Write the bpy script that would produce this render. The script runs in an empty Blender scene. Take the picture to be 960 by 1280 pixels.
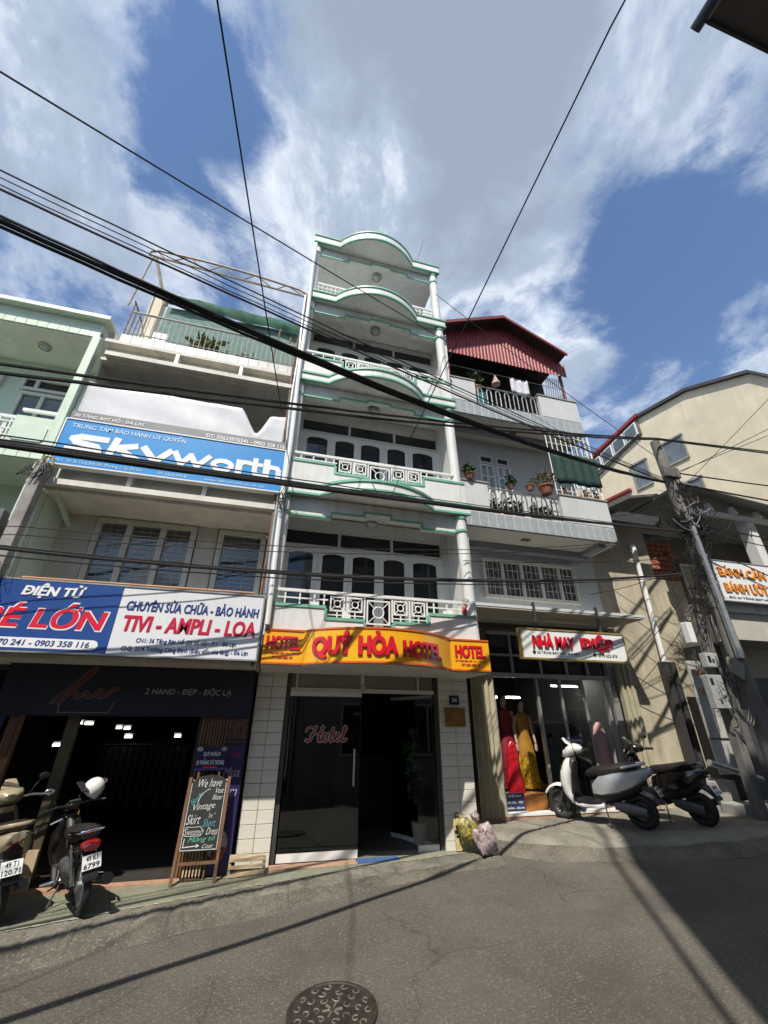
import bpy, bmesh, math, random
from mathutils import Vector, Matrix
random.seed(7)
S = bpy.context.scene
C = S.collection
R = math.radians

# ------------------------------------------------------------------ camera
PITCH, ROLL, YAW = R(27.1), R(0.28), R(14.7)
fw = Vector((math.sin(YAW)*math.cos(PITCH), math.cos(YAW)*math.cos(PITCH), math.sin(PITCH)))
r0 = Vector((math.cos(YAW), -math.sin(YAW), 0)); u0 = r0.cross(fw)
rt = r0*math.cos(ROLL)+u0*math.sin(ROLL); up = -r0*math.sin(ROLL)+u0*math.cos(ROLL)
cd = bpy.data.cameras.new('camera'); cam = bpy.data.objects.new('camera', cd); C.objects.link(cam)
cam.matrix_world = Matrix(((rt.x, up.x, -fw.x, 0), (rt.y, up.y, -fw.y, 0), (rt.z, up.z, -fw.z, 1.93), (0, 0, 0, 1)))
cd.sensor_fit = 'HORIZONTAL'; cd.sensor_width = 36; cd.lens = 36*520/960
cd.clip_start = 0.05; cd.clip_end = 2000
S.camera = cam

# ------------------------------------------------------------------ world: clear sky with broken cloud
SUN_AZ, SUN_EL = R(28), R(56)           # sun stands behind the camera, to its left
sun_from = Vector((-math.sin(SUN_AZ)*math.cos(SUN_EL), -math.cos(SUN_AZ)*math.cos(SUN_EL), math.sin(SUN_EL)))
wd = bpy.data.worlds.new('World'); S.world = wd; wd.use_nodes = True
nt = wd.node_tree; nt.nodes.clear()
def N(t, **kw):
    n = nt.nodes.new(t)
    for k, v in kw.items(): setattr(n, k, v)
    return n
def LK(a, b): nt.links.new(a, b)
def MT(op, a, b=None, clamp=False):
    n = N('ShaderNodeMath', operation=op); n.use_clamp = clamp
    for i, q in enumerate((a, b)):
        if q is None: continue
        if isinstance(q, (int, float)): n.inputs[i].default_value = q
        else: LK(q, n.inputs[i])
    return n.outputs[0]
sky = N('ShaderNodeTexSky', sky_type='NISHITA'); sky.sun_disc = False
sky.sun_elevation = SUN_EL; sky.sun_rotation = math.atan2(sun_from.x, sun_from.y)
sky.altitude = 1500; sky.air_density = 1.0; sky.dust_density = 0.25; sky.ozone_density = 2.2
bg1 = N('ShaderNodeBackground'); bg1.inputs[1].default_value = 0.102; hs_ = N('ShaderNodeHueSaturation'); hs_.inputs['Saturation'].default_value = 1.02; LK(sky.outputs[0], hs_.inputs['Color']); LK(hs_.outputs[0], bg1.inputs[0])
tc = N('ShaderNodeTexCoord'); sep = N('ShaderNodeSeparateXYZ'); LK(tc.outputs['Generated'], sep.inputs[0])
zz = MT('ADD', MT('MAXIMUM', sep.outputs[2], 0.0), 0.22)
cmb = N('ShaderNodeCombineXYZ'); LK(MT('DIVIDE', sep.outputs[0], zz), cmb.inputs[0]); LK(MT('DIVIDE', sep.outputs[1], zz), cmb.inputs[1])
def noise(scale, detail, rough, w, dist=0.0):
    n = N('ShaderNodeTexNoise', noise_dimensions='4D'); n.inputs['Scale'].default_value = scale; n.inputs['Detail'].default_value = detail
    n.inputs['Roughness'].default_value = rough; n.inputs['W'].default_value = w; n.inputs['Distortion'].default_value = dist
    LK(cmb.outputs[0], n.inputs['Vector']); return n.outputs['Fac']
big = noise(1.1, 3, 0.5, 3.1); med = noise(3.7, 14, 0.60, 2.3, 0.3); fine = noise(9.0, 10, 0.66, 5.2, 0.5)
dens = MT('ADD', MT('MULTIPLY', big, 0.38), MT('ADD', MT('MULTIPLY', med, 1.05), MT('MULTIPLY', fine, 0.36)))
def lobe(d, r, amt):
    v = Vector(d).normalized()
    n = N('ShaderNodeVectorMath', operation='DISTANCE'); LK(tc.outputs['Generated'], n.inputs[0]); n.inputs[1].default_value = v
    m = N('ShaderNodeMapRange', interpolation_type='SMOOTHSTEP'); LK(n.outputs['Value'], m.inputs[0])
    m.inputs[1].default_value = 0; m.inputs[2].default_value = r; m.inputs[3].default_value = amt; m.inputs[4].default_value = 0
    return m.outputs[0]
LOBES = [((-.264, .386, .884), .21, -.26), ((-.158, .333, .93), .16, -.14), ((.587, .301, .751), .31, -.36), ((.598, .49, .634), .2, -.12),
         ((.179, .269, .946), .42, .22), ((.109, .425, .899), .35, .12), ((-.433, .496, .752), .22, .10), ((.322, .169, .932), .3, .12), ((.501, .486, .716), .2, .12), ((-.378, .336, .863), .14, .1)]
for L in LOBES: dens = MT('ADD', dens, lobe(*L))
mr = N('ShaderNodeMapRange', interpolation_type='SMOOTHSTEP'); LK(dens, mr.inputs[0]); mr.inputs[1].default_value = .74; mr.inputs[2].default_value = 1.02
thick = N('ShaderNodeMapRange', interpolation_type='SMOOTHSTEP')
LK(MT('ADD', dens, MT('MULTIPLY', noise(2.6, 10, .62, 9.3, .5), 1.35)), thick.inputs[0]); thick.inputs[1].default_value = 1.30; thick.inputs[2].default_value = 1.92
cr = N('ShaderNodeValToRGB'); LK(thick.outputs[0], cr.inputs[0])
e = cr.color_ramp.elements; e[0].position = 0; e[0].color = (.46, .53, .63, 1); e[1].position = 1; e[1].color = (.22, .265, .335, 1)
q = cr.color_ramp.elements.new(.35); q.color = (.60, .64, .69, 1); q = cr.color_ramp.elements.new(.65); q.color = (.31, .37, .455, 1)
bg2 = N('ShaderNodeBackground'); LK(cr.outputs[0], bg2.inputs[0]); bg2.inputs[1].default_value = 0.84
mx = N('ShaderNodeMixShader'); LK(MT('MULTIPLY', mr.outputs[0], .93), mx.inputs[0]); LK(bg1.outputs[0], mx.inputs[1]); LK(bg2.outputs[0], mx.inputs[2])
wo = N('ShaderNodeOutputWorld'); LK(mx.outputs[0], wo.inputs[0])

# ------------------------------------------------------------------ sun and exposure
sl = bpy.data.lights.new('sun', 'SUN'); sl.energy = 2.95; sl.angle = R(0.55); sl.color = (1, .94, .84)
so = bpy.data.objects.new('sun', sl); C.objects.link(so); so.rotation_euler = sun_from.to_track_quat('Z', 'Y').to_euler(); so.location = (-6, -10, 20)
S.view_settings.view_transform = 'Standard'; S.view_settings.look = 'None'; S.view_settings.gamma = 1; S.view_settings.exposure = 1.0
S.cycles.max_bounces = 6; S.cycles.transparent_max_bounces = 12; S.cycles.caustics_reflective = False; S.cycles.caustics_refractive = False

# ------------------------------------------------------------------ materials
MATS = {}
def mat(name, col=(.5, .5, .5), rough=.6, var=.12, scale=5, streak=0, scol=(.25, .23, .2), bump=0, bscale=60, metal=0, emit=None, es=1, coat=0, alpha=None, speck=0, sscale=90, spec=.5, crack=0, stain=0):
    if name in MATS: return MATS[name]
    m = bpy.data.materials.new(name); m.use_nodes = True; t = m.node_tree; b = t.nodes['Principled BSDF']; MATS[name] = m
    b.inputs['Roughness'].default_value = rough; b.inputs['Metallic'].default_value = metal; b.inputs['Specular IOR Level'].default_value = spec
    b.inputs['Coat Weight'].default_value = coat; b.inputs['Coat Roughness'].default_value = .08
    def n(ty, **kw):
        x = t.nodes.new(ty)
        for k, v in kw.items(): setattr(x, k, v)
        return x
    c4 = (*col, 1); cur = None
    tcn = n('ShaderNodeTexCoord'); oi = n('ShaderNodeObjectInfo')
    def nz(sc, det=5, ro=.6, vec=None):
        x = n('ShaderNodeTexNoise'); x.inputs['Scale'].default_value = sc; x.inputs['Detail'].default_value = det; x.inputs['Roughness'].default_value = ro
        t.links.new(vec or tcn.outputs['Object'], x.inputs['Vector']); return x.outputs['Fac']
    def mixc(fac, a, bcol, blend='MIX'):
        x = n('ShaderNodeMix', data_type='RGBA', blend_type=blend)
        if isinstance(fac, (int, float)): x.inputs[0].default_value = fac
        else: t.links.new(fac, x.inputs[0])
        for i, qq in ((6, a), (7, bcol)):
            if isinstance(qq, tuple): x.inputs[i].default_value = qq
            else: t.links.new(qq, x.inputs[i])
        return x.outputs[2]
    def rng(sock, a, bb, lo=0, hi=1):
        x = n('ShaderNodeMapRange'); t.links.new(sock, x.inputs[0]); x.inputs[1].default_value = a; x.inputs[2].default_value = bb; x.inputs[3].default_value = lo; x.inputs[4].default_value = hi
        return x.outputs[0]
    cur = c4
    if var:
        dark = tuple(x*(1-var*1.6) for x in col)+(1,); light = tuple(min(1, x*(1+var*.6)) for x in col)+(1,)
        cur = mixc(rng(nz(scale), .3, .7), dark, light)
        hv = n('ShaderNodeHueSaturation'); t.links.new(cur, hv.inputs['Color']); t.links.new(rng(oi.outputs['Random'], 0, 1, 1-var*.5, 1+var*.35), hv.inputs['Value']); cur = hv.outputs[0]
    if speck:
        cur = mixc(rng(nz(sscale, 3, .7), .52, .68, 0, speck), cur, tuple(min(1, x*1.7) for x in col)+(1,))
        cur = mixc(rng(nz(sscale*1.3, 2, .7), .42, .3, 0, speck), cur, tuple(x*.45 for x in col)+(1,))
    if streak:
        mp = n('ShaderNodeMapping'); mp.inputs['Scale'].default_value = (7, 7, .7); t.links.new(tcn.outputs['Object'], mp.inputs['Vector'])
        s1 = nz(1.0, 8, .65, mp.outputs[0]); s2 = nz(1.3, 4, .6)
        mm = n('ShaderNodeMath', operation='MULTIPLY'); t.links.new(rng(s1, .42, .75), mm.inputs[0]); t.links.new(rng(s2, .38, .7, 0, streak), mm.inputs[1])
        cur = mixc(mm.outputs[0], cur, (*scol, 1))
    if stain:
        st_ = nz(1.1, 4, .55); cur = mixc(rng(st_, .56, .66, 0, stain), cur, tuple(x*.55 for x in col)+(1,)); cur = mixc(rng(nz(.55, 3, .5), .40, .30, 0, stain*.7), cur, tuple(x*1.35 for x in col)+(1,))
    if crack:
        dn = n('ShaderNodeTexNoise'); dn.inputs['Scale'].default_value = 3; dn.inputs['Detail'].default_value = 6; t.links.new(tcn.outputs['Object'], dn.inputs['Vector'])
        va = n('ShaderNodeVectorMath', operation='MULTIPLY_ADD'); t.links.new(dn.outputs['Color'], va.inputs[0]); va.inputs[1].default_value = (.35, .35, .35); t.links.new(tcn.outputs['Object'], va.inputs[2])
        vo = n('ShaderNodeTexVoronoi', feature='DISTANCE_TO_EDGE'); vo.inputs['Scale'].default_value = .55; t.links.new(va.outputs[0], vo.inputs['Vector'])
        mk_ = n('ShaderNodeMath', operation='MULTIPLY'); t.links.new(rng(vo.outputs['Distance'], .008, .002), mk_.inputs[0]); t.links.new(rng(nz(.8, 3), .46, .56, 0, crack), mk_.inputs[1]); cur = mixc(mk_.outputs[0], cur, tuple(x*.35 for x in col)+(1,))
    if isinstance(cur, tuple): b.inputs['Base Color'].default_value = cur
    else: t.links.new(cur, b.inputs['Base Color'])
    if bump:
        bp = n('ShaderNodeBump'); bp.inputs['Strength'].default_value = bump; bp.inputs['Distance'].default_value = .02
        t.links.new(nz(bscale, 5, .65), bp.inputs['Height']); t.links.new(bp.outputs[0], b.inputs['Normal'])
    if emit:
        b.inputs['Emission Color'].default_value = (*emit, 1); b.inputs['Emission Strength'].default_value = es
    return m
def glass(name, tint=(.8, .85, .85), refl=1.0):
    m = bpy.data.materials.new(name); m.use_nodes = True; t = m.node_tree; t.nodes.clear(); MATS[name] = m
    o = t.nodes.new('ShaderNodeOutputMaterial'); mxs = t.nodes.new('ShaderNodeMixShader'); tr = t.nodes.new('ShaderNodeBsdfTransparent'); gl = t.nodes.new('ShaderNodeBsdfGlossy')
    fr = t.nodes.new('ShaderNodeFresnel'); fr.inputs[0].default_value = 1.5
    k = t.nodes.new('ShaderNodeMath'); k.operation = 'MULTIPLY'; k.inputs[1].default_value = 1.6*refl; k.use_clamp = True
    tr.inputs[0].default_value = (*tint, 1); gl.inputs['Roughness'].default_value = .02
    t.links.new(fr.outputs[0], k.inputs[0]); t.links.new(k.outputs[0], mxs.inputs[0]); t.links.new(tr.outputs[0], mxs.inputs[1]); t.links.new(gl.outputs[0], mxs.inputs[2]); t.links.new(mxs.outputs[0], o.inputs[0])
    return m

# ------------------------------------------------------------------ mesh helpers
class MB:
    def __init__(s): s.v = []; s.f = []
    def add(s, vs, fs):
        k = len(s.v); s.v += [tuple(p) for p in vs]; s.f += [tuple(i+k for i in f) for f in fs]; return s
    def box(s, x0, x1, y0, y1, z0, z1):
        return s.add([(x0, y0, z0), (x1, y0, z0), (x1, y1, z0), (x0, y1, z0), (x0, y0, z1), (x1, y0, z1), (x1, y1, z1), (x0, y1, z1)],
                     [(0, 3, 2, 1), (4, 5, 6, 7), (0, 1, 5, 4), (1, 2, 6, 5), (2, 3, 7, 6), (3, 0, 4, 7)])
    def obox(s, c, sx, sy, sz, rot):          # oriented box: centre, full sizes, rotation matrix (3x3)
        k = [(a*sx/2, b*sy/2, d*sz/2) for d in (-1, 1) for a, b in ((-1, -1), (1, -1), (1, 1), (-1, 1))]
        return s.add([tuple(Vector(c)+rot@Vector(p)) for p in k], [(0, 3, 2, 1), (4, 5, 6, 7), (0, 1, 5, 4), (1, 2, 6, 5), (2, 3, 7, 6), (3, 0, 4, 7)])
    def prism(s, poly, a, b, axis='Y'):      # poly of 2-d points (ccw seen from -axis side), extruded a..b
        n = len(poly)
        def P(p, d): return (p[0], d, p[1]) if axis == 'Y' else ((d, p[0], p[1]) if axis == 'X' else (p[0], p[1], d))
        vs = [P(p, a) for p in poly]+[P(p, b) for p in poly]
        return s.add(vs, [tuple(range(n)), tuple(range(2*n-1, n-1, -1))]+[(i, i+n, (i+1) % n+n, (i+1) % n) for i in range(n)])
    def tube(s, pts, r, n=6, caps=True):
        pts = [Vector(p) for p in pts]; m = len(pts); rr = r if isinstance(r, (list, tuple)) else [r]*m; vs = []; fs = []
        d0 = (pts[1]-pts[0]).normalized(); a = d0.orthogonal().normalized()
        for i, p in enumerate(pts):
            d = (pts[min(i+1, m-1)]-pts[max(i-1, 0)]).normalized(); a = (a-d*a.dot(d))
            a = a.normalized() if a.length > 1e-6 else d.orthogonal().normalized(); b = d.cross(a)
            vs += [p+(a*math.cos(2*math.pi*k/n)+b*math.sin(2*math.pi*k/n))*rr[i] for k in range(n)]
        for i in range(m-1): fs += [(i*n+k, i*n+(k+1) % n, (i+1)*n+(k+1) % n, (i+1)*n+k) for k in range(n)]
        if caps: fs += [tuple(range(n-1, -1, -1)), tuple(range((m-1)*n, m*n))]
        return s.add(vs, fs)
    def loft(s, rings, caps=True, closed=True):
        n = len(rings[0]); vs = [p for r_ in rings for p in r_]; fs = []
        for i in range(len(rings)-1): fs += [(i*n+k, i*n+(k+1) % n, (i+1)*n+(k+1) % n, (i+1)*n+k) for k in range(n if closed else n-1)]
        if caps: fs += [tuple(range(n-1, -1, -1)), tuple(range((len(rings)-1)*n, len(rings)*n))]
        return s.add(vs, fs)
    def lathe(s, prof, c=(0, 0, 0), axis='Z', n=16):     # prof: (radius, height)
        rings = []
        for r_, h in prof:
            ring = []
            for k in range(n):
                a = 2*math.pi*k/n; x, y = r_*math.cos(a), r_*math.sin(a)
                ring.append({'Z': (c[0]+x, c[1]+y, c[2]+h), 'Y': (c[0]+x, c[1]+h, c[2]-y), 'X': (c[0]+h, c[1]+x, c[2]+y)}[axis])
            rings.append(ring)
        return s.loft(rings)
    def ball(s, c, rx, ry, rz, n=12, m=8):
        rings = []
        for j in range(m+1):
            t = -math.pi/2+math.pi*j/m; k = max(.02, math.cos(t))
            rings.append([(c[0]+rx*k*math.cos(2*math.pi*i/n), c[1]+ry*k*math.sin(2*math.pi*i/n), c[2]+rz*math.sin(t)) for i in range(n)])
        return s.loft(rings)
    def mesh(s, name, smooth=False):
        me = bpy.data.meshes.new(name); me.from_pydata(s.v, [], s.f)
        bm = bmesh.new(); bm.from_mesh(me); bmesh.ops.recalc_face_normals(bm, faces=bm.faces); bm.to_mesh(me); bm.free()
        if smooth:
            me.polygons.foreach_set('use_smooth', [True]*len(me.polygons)); me.set_sharp_from_angle(angle=R(42))
        return me
    def build(s, name, m, parent=None, smooth=False, bevel=0, kind=None):
        return link(name, s.mesh(name, smooth), m, parent, bevel, kind)
def link(name, me, m, parent=None, bevel=0, kind=None):
    if m is not None and not me.materials: me.materials.append(m)
    o = bpy.data.objects.new(name, me); C.objects.link(o)
    if parent is not None:
        o.parent = parent; o.matrix_parent_inverse = WINV(parent)
    if bevel:
        b = o.modifiers.new('bevel', 'BEVEL'); b.width = bevel; b.segments = 2; b.limit_method = 'ANGLE'; b.angle_limit = R(50)
    if kind: o['kind'] = kind
    return o
def WORLD(o):
    return (WORLD(o.parent) @ o.matrix_parent_inverse if o.parent is not None else Matrix()) @ o.matrix_basis
def WINV(p): return WORLD(p).inverted()
def tag(o, label, cat, group=None):
    o['label'] = label; o['category'] = cat
    if group: o['group'] = group
    return o
def thing(name, label, cat, loc=(0, 0, 0), group=None):
    o = bpy.data.objects.new(name, None); C.objects.link(o); o.location = loc; o.empty_display_size = .2
    return tag(o, label, cat, group)
def struct(o): o['kind'] = 'structure'; return o
def copy_tree(o, parent=None):
    c = o.copy(); C.objects.link(c)
    if parent is not None: c.parent = parent; c.matrix_parent_inverse = o.matrix_parent_inverse.copy()
    for ch in list(o.children): copy_tree(ch, c)
    return c
def piece(name, me, m, parent, loc, rot=None):     # a small part sharing mesh data
    if m is not None and not me.materials: me.materials.append(m)
    o = bpy.data.objects.new(name, me); C.objects.link(o); o.location = loc
    if rot: o.rotation_euler = rot
    o.parent = parent; o.matrix_parent_inverse = WINV(parent)
    return o
BOXM = {}
def unit(sx, sy, sz, bev=.0):
    k = (round(sx, 4), round(sy, 4), round(sz, 4), bev)
    if k not in BOXM:
        me = bpy.data.meshes.new('block'); bm = bmesh.new(); bmesh.ops.create_cube(bm, size=1); bmesh.ops.scale(bm, vec=(sx, sy, sz), verts=bm.verts)
        if bev: bmesh.ops.bevel(bm, geom=bm.edges[:], offset=bev, segments=1, affect='EDGES')
        bm.to_mesh(me); bm.free(); BOXM[k] = me
    return BOXM[k].copy()
def text(name, s, m, parent, x0, x1, z0, z1, y, bold=0, shear=0, depth=.003, rz=0, res=3, fit=True, tilt=0):
    """flat lettering facing -Y whose ink fills the box x0..x1, z0..z1 at depth y"""
    off = bold if bold < .02 else .015; heavy = max(0, bold-.015)
    def raw(q, off_=off):
        c = bpy.data.curves.new('t', 'FONT'); c.body = q; c.size = 1; c.offset = off_; c.shear = shear; c.extrude = depth; c.resolution_u = res
        o = bpy.data.objects.new('t', c); C.objects.link(o)
        me_ = bpy.data.meshes.new_from_object(o.evaluated_get(bpy.context.evaluated_depsgraph_get())); bpy.data.objects.remove(o); bpy.data.curves.remove(c); return me_
    me = raw(s.replace('Đ', 'D'))
    bars_ = []                                  # the stroke of the letter Đ is laid on as a bar
    for i, ch in enumerate(s):
        if ch == 'Đ':
            t_ = raw(s[:i].replace('Đ', 'D')+'D'); xr_ = max(v.co.x for v in t_.vertices); bars_.append((xr_-.655, xr_-.30)); bpy.data.meshes.remove(t_)
    if bars_:
        V0 = [tuple(v.co) for v in me.vertices]; F0 = [tuple(p.vertices) for p in me.polygons]
        for a_, b_ in bars_:
            k = len(V0); V0 += [(x, y_, z_) for z_ in (-depth-.0011, depth+.0011) for x, y_ in ((a_, .325), (b_, .325), (b_, .415), (a_, .415))]
            F0 += [(k+4, k+5, k+6, k+7), (k+3, k+2, k+1, k), (k, k+1, k+5, k+4), (k+1, k+2, k+6, k+5), (k+2, k+3, k+7, k+6), (k+3, k, k+4, k+7)]
        bpy.data.meshes.remove(me); me = bpy.data.meshes.new('t3'); me.from_pydata(V0, [], F0)
    if heavy:                                  # heavy faces: the strokes widened by two shifted copies
        V0 = [v.co.copy() for v in me.vertices]; F0 = [tuple(p.vertices) for p in me.polygons]; n0 = len(V0); VV = []; FF = []
        for k, (dx, dy) in enumerate(((0, 0), (heavy*.55, heavy*.2), (-heavy*.55, -heavy*.2), (heavy*.55, -heavy*.2), (-heavy*.55, heavy*.2))):
            VV += [(v.x+dx, v.y+dy, v.z-.0006*k) for v in V0]; FF += [tuple(i+n0*k for i in f) for f in F0]
        me2 = bpy.data.meshes.new('t2'); me2.from_pydata(VV, [], FF); bpy.data.meshes.remove(me); me = me2
    xs = [v.co.x for v in me.vertices]; ys = [v.co.y for v in me.vertices]
    a, b, p, q_ = min(xs), max(xs), min(ys), max(ys); kx = (x1-x0)/(b-a); kz = (z1-z0)/(q_-p)
    ct, st = math.cos(tilt), math.sin(tilt); cx, cz = (x0+x1)/2, (z0+z1)/2
    for v in me.vertices:
        X = (v.co.x-a)*kx+x0-cx; Zv = (v.co.y-p)*kz+z0-cz; d = -v.co.z
        v.co = (cx+X*ct-Zv*st, y+d-depth, cz+X*st+Zv*ct)
    me.name = name; me.materials.clear()
    if ' - ' not in s and not (' ' in s and z1-z0 > .12): return link(name, me, m, parent)
    iv = sorted((min(me.vertices[i].co.x for i in p.vertices), max(me.vertices[i].co.x for i in p.vertices), p.index) for p in me.polygons); groups = []; end = -1e9
    for a_, b_, k in iv:                        # words and dashes become pieces of their own
        if a_ > end+.22*(z1-z0): groups.append([])
        groups[-1].append(k); end = max(end, b_)
    for g in groups:
        idx = {}; F2 = []
        for k in g: F2.append(tuple(idx.setdefault(i, len(idx)) for i in me.polygons[k].vertices))
        m2 = bpy.data.meshes.new(name); m2.from_pydata([me.vertices[i].co.copy() for i in idx], [], F2); o = link(name, m2, m, parent)
    return o
def warp(o, fn):
    for v in o.data.vertices: v.co = fn(v.co)
RB = [0]
def ribbon(mb, pts, w, y, d=.004):      # brush stroke in the XZ plane
    for kk, ((x0, z0), (x1, z1)) in enumerate(zip(pts[:-1], pts[1:])):
        RB[0] += 1; y2 = y-.00025*(RB[0] % 9)
        dx, dz = x1-x0, z1-z0; L = math.hypot(dx, dz) or 1; nx, nz_ = -dz/L*w/2, dx/L*w/2; ex, ez = dx/L*w*.3, dz/L*w*.3
        mb.prism([(x0-ex+nx, z0-ez+nz_), (x0-ex-nx, z0-ez-nz_), (x1+ex-nx, z1+ez-nz_), (x1+ex+nx, z1+ez+nz_)], y2-d, y)

# ================================================================== materials in use
WHITE = mat('white_paint', (.72, .73, .71), .55, .07, 3, streak=.8, scol=(.36, .34, .30))
WHITE2 = mat('white_metal_paint', (.78, .78, .76), .4, .04, 6)
GREEN = mat('green_trim', (.18, .44, .32), .5, .1, 6, streak=.3, scol=(.2, .3, .25))
MINT = mat('mint_paint', (.58, .69, .57), .55, .06, 3, streak=.35, scol=(.35, .42, .34))
BEIGEW = mat('grimy_cream_paint', (.68, .65, .58), .65, .1, 3, streak=.7, scol=(.25, .22, .18))
GREYC = mat('raw_concrete', (.33, .32, .30), .8, .2, 4, streak=.6, scol=(.13, .12, .11), bump=.3)
DARKC = mat('weathered_concrete', (.17, .165, .155), .85, .25, 5, streak=.6, scol=(.06, .06, .055), bump=.4)
TILEW = mat('glazed_tile', (.70, .67, .60), .22, .07, 3, streak=.3, scol=(.45, .38, .28))
GROUT = mat('tile_grout', (.36, .33, .28), .8, .1)
WINDOW = mat('dark_window_glass', (.018, .021, .024), .05, 0, spec=.6)
CURTAIN = mat('window_with_curtain', (.12, .125, .13), .12, .5, 14, spec=.6)
MINTGL = mat('grey_green_window_glass', (.10, .13, .15), .06, .2, 4, spec=.7)
FRAME = mat('window_frame_paint', (.62, .63, .60), .5, .06, 5, streak=.3)
CREAMF = mat('cream_frame_paint', (.66, .64, .57), .5, .08, 5, streak=.3)
STEEL = mat('brushed_steel', (.55, .55, .54), .32, .08, 12, metal=.9)
GALV = mat('galvanised_steel', (.45, .46, .46), .42, .15, 8, metal=.7, streak=.4)
RUST = mat('rusty_steel', (.23, .14, .09), .8, .3, 9, bump=.2)
BLACK = mat('black_rubber_cable', (.011, .011, .012), .75, .2, 20)
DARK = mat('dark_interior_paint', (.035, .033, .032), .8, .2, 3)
DARKMETAL = mat('dark_steel', (.05, .05, .05), .5, .2, 6)
WOOD = mat('brown_wood', (.20, .10, .05), .55, .25, 6, bump=.1)
WOODL = mat('pale_wood', (.52, .40, .26), .7, .2, 9)
TERRA = mat('terracotta_step', (.42, .25, .17), .6, .15, 9)
NAVY = mat('navy_print', (.015, .018, .09), .35, .1, 4)
REDP = mat('red_print', (.58, .015, .03), .4, .05, 4)
WPRINT = mat('white_print', (.80, .80, .80), .4, .03, 4)
BLUETXT = mat('dark_blue_print', (.02, .05, .22), .4, .05)
GOLD = mat('gold_trim', (.42, .32, .12), .4, .1, 6, metal=.4)
RED_BRICK = mat('hollow_brick', (.36, .13, .07), .8, .2, 12, bump=.3)
LEAF = mat('leaf_green', (.07, .13, .03), .6, .35, 30)
LEAFY = mat('leaf_yellow_green', (.16, .19, .04), .6, .3, 30)
LEAFD = mat('leaf_dark', (.03, .065, .02), .6, .35, 30)
POT = mat('clay_pot', (.33, .13, .07), .7, .2, 9)
LAMPW = mat('frosted_lamp_glass', (.42, .43, .42), .35, .05)
CLEAR = glass('clear_door_glass', (.72, .76, .74))
TUBEL = mat('lit_lamp', (.9, .9, .9), .5, 0, emit=(1, .98, .92), es=7)
CHROME = mat('chrome', (.75, .75, .76), .12, 0, metal=1)
TYRE = mat('tyre_rubber', (.02, .02, .02), .75, .2, 20)
BLKPL = mat('black_plastic', (.02, .02, .021), .45, .15, 12)
BEIGE = mat('buff_render', (.72, .64, .48), .8, .12, 1.3, streak=.55, scol=(.42, .36, .26), bump=.15, bscale=30)
BUFFD = mat('stained_buff_render', (.54, .48, .36), .85, .2, 1.4, streak=.8, scol=(.2, .17, .13), bump=.2, bscale=25)

# ================================================================== ground
def zr(x, y): return (.04 if x > .7 else .016)*max(-9, min(14, x-.7))+.06*max(-1.5, min(4, y-4))
ASPH = mat('asphalt', (.132, .119, .097), .85, .22, .9, bump=1.0, bscale=80, speck=.9, sscale=46, crack=.55, stain=.55)
def patch(name, m, xs, ys, zf, parent=None):
    mb = MB(); nx, ny = len(xs), len(ys)
    mb.add([(x, y, zf(x, y)) for y in ys for x in xs], [(j*nx+i, j*nx+i+1, (j+1)*nx+i+1, (j+1)*nx+i) for j in range(ny-1) for i in range(nx-1)])
    return mb.build(name, m, parent, smooth=True)
def lin(a, b, n): return [a+(b-a)*i/(n-1) for i in range(n)]
struct(patch('ground', DARKC, lin(-400, 400, 3), lin(-400, 400, 3), lambda x, y: -1.2))
def gap(x, y): return zr(x, y)+.008*math.sin(x*1.7+y)*math.sin(y*2.3)
struct(patch('road', ASPH, lin(-40, 40, 121), lin(-6, 9, 61), gap))
def interp(P, x):
    if x <= P[0][0]: return P[0][1]
    for (a, b), (c, d) in zip(P[:-1], P[1:]):
        if x <= c: return b+(d-b)*(x-a)/(c-a)
    return P[-1][1]
EDGE = [(-14, 3.4), (-2.2, 5.74), (.2, 6.34), (1.8, 6.66), (3.5, 6.86)]
def zs(x): return .23+.02*x
PAVE = mat('mossy_pavement_tiles', (.205, .205, .15), .75, .2, 2.2, bump=.35, bscale=55, speck=.45, sscale=32, streak=.5, scol=(.17, .17, .12))
KERB = mat('worn_concrete_kerb', (.165, .15, .12), .85, .35, 3.5, bump=.8, bscale=30, speck=.6, sscale=26, streak=.6, scol=(.32, .29, .23), stain=.5)
rnd = random.Random(3)
mb = MB(); xs = lin(-14, 3.46, 175); rows = []
for x in xs:
    ed = interp(EDGE, x)+.008*math.sin(x*5.1)+.006*math.sin(x*13); rows.append([(x, 9.0, zs(x)+.0), (x, ed+.20, zs(x)), (x, ed+.16, zs(x)-.004)])
for j in range(2):
    mb.add([r_[j] for r_ in rows]+[r_[j+1] for r_ in rows], [(i, i+1, i+1+len(xs), i+len(xs)) for i in range(len(xs)-1)])
struct(mb.build('pavement', PAVE, smooth=True))
mb = MB(); rows = []; xs = lin(-14, 3.46, 620)
for x in xs:
    ed = interp(EDGE, x)+.012*math.sin(x*2.3)+.009*math.sin(x*9.7)+rnd.uniform(-.006, .006); z1 = zs(x)+.002; j = rnd.uniform(-.008, .008)+.006*math.sin(x*21)
    toe = .34+.04*math.sin(x*2.1)+.02*math.sin(x*6.3)+rnd.uniform(-.008, .008)
    rows.append([(x, ed+.22+rnd.uniform(-.015, .015), z1+.003), (x, ed+.08, z1-.01+j), (x, ed-.05, z1-.035+j), (x, ed-.17, zr(x, ed)+.03+j), (x, ed-toe, zr(x, ed-toe)-.002)])
def strips(name, m, rows, a, b):
    mb = MB()
    for j in range(a, b): mb.add([r_[j] for r_ in rows]+[r_[j+1] for r_ in rows], [(i, i+1, i+1+len(rows), i+len(rows)) for i in range(len(rows)-1)])
    return mb.build(name, m, smooth=True)
GUT = mat('gritty_gutter', (.15, .135, .108), .88, .35, 2.5, bump=.9, bscale=60, speck=.8, sscale=40, stain=.5)
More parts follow.
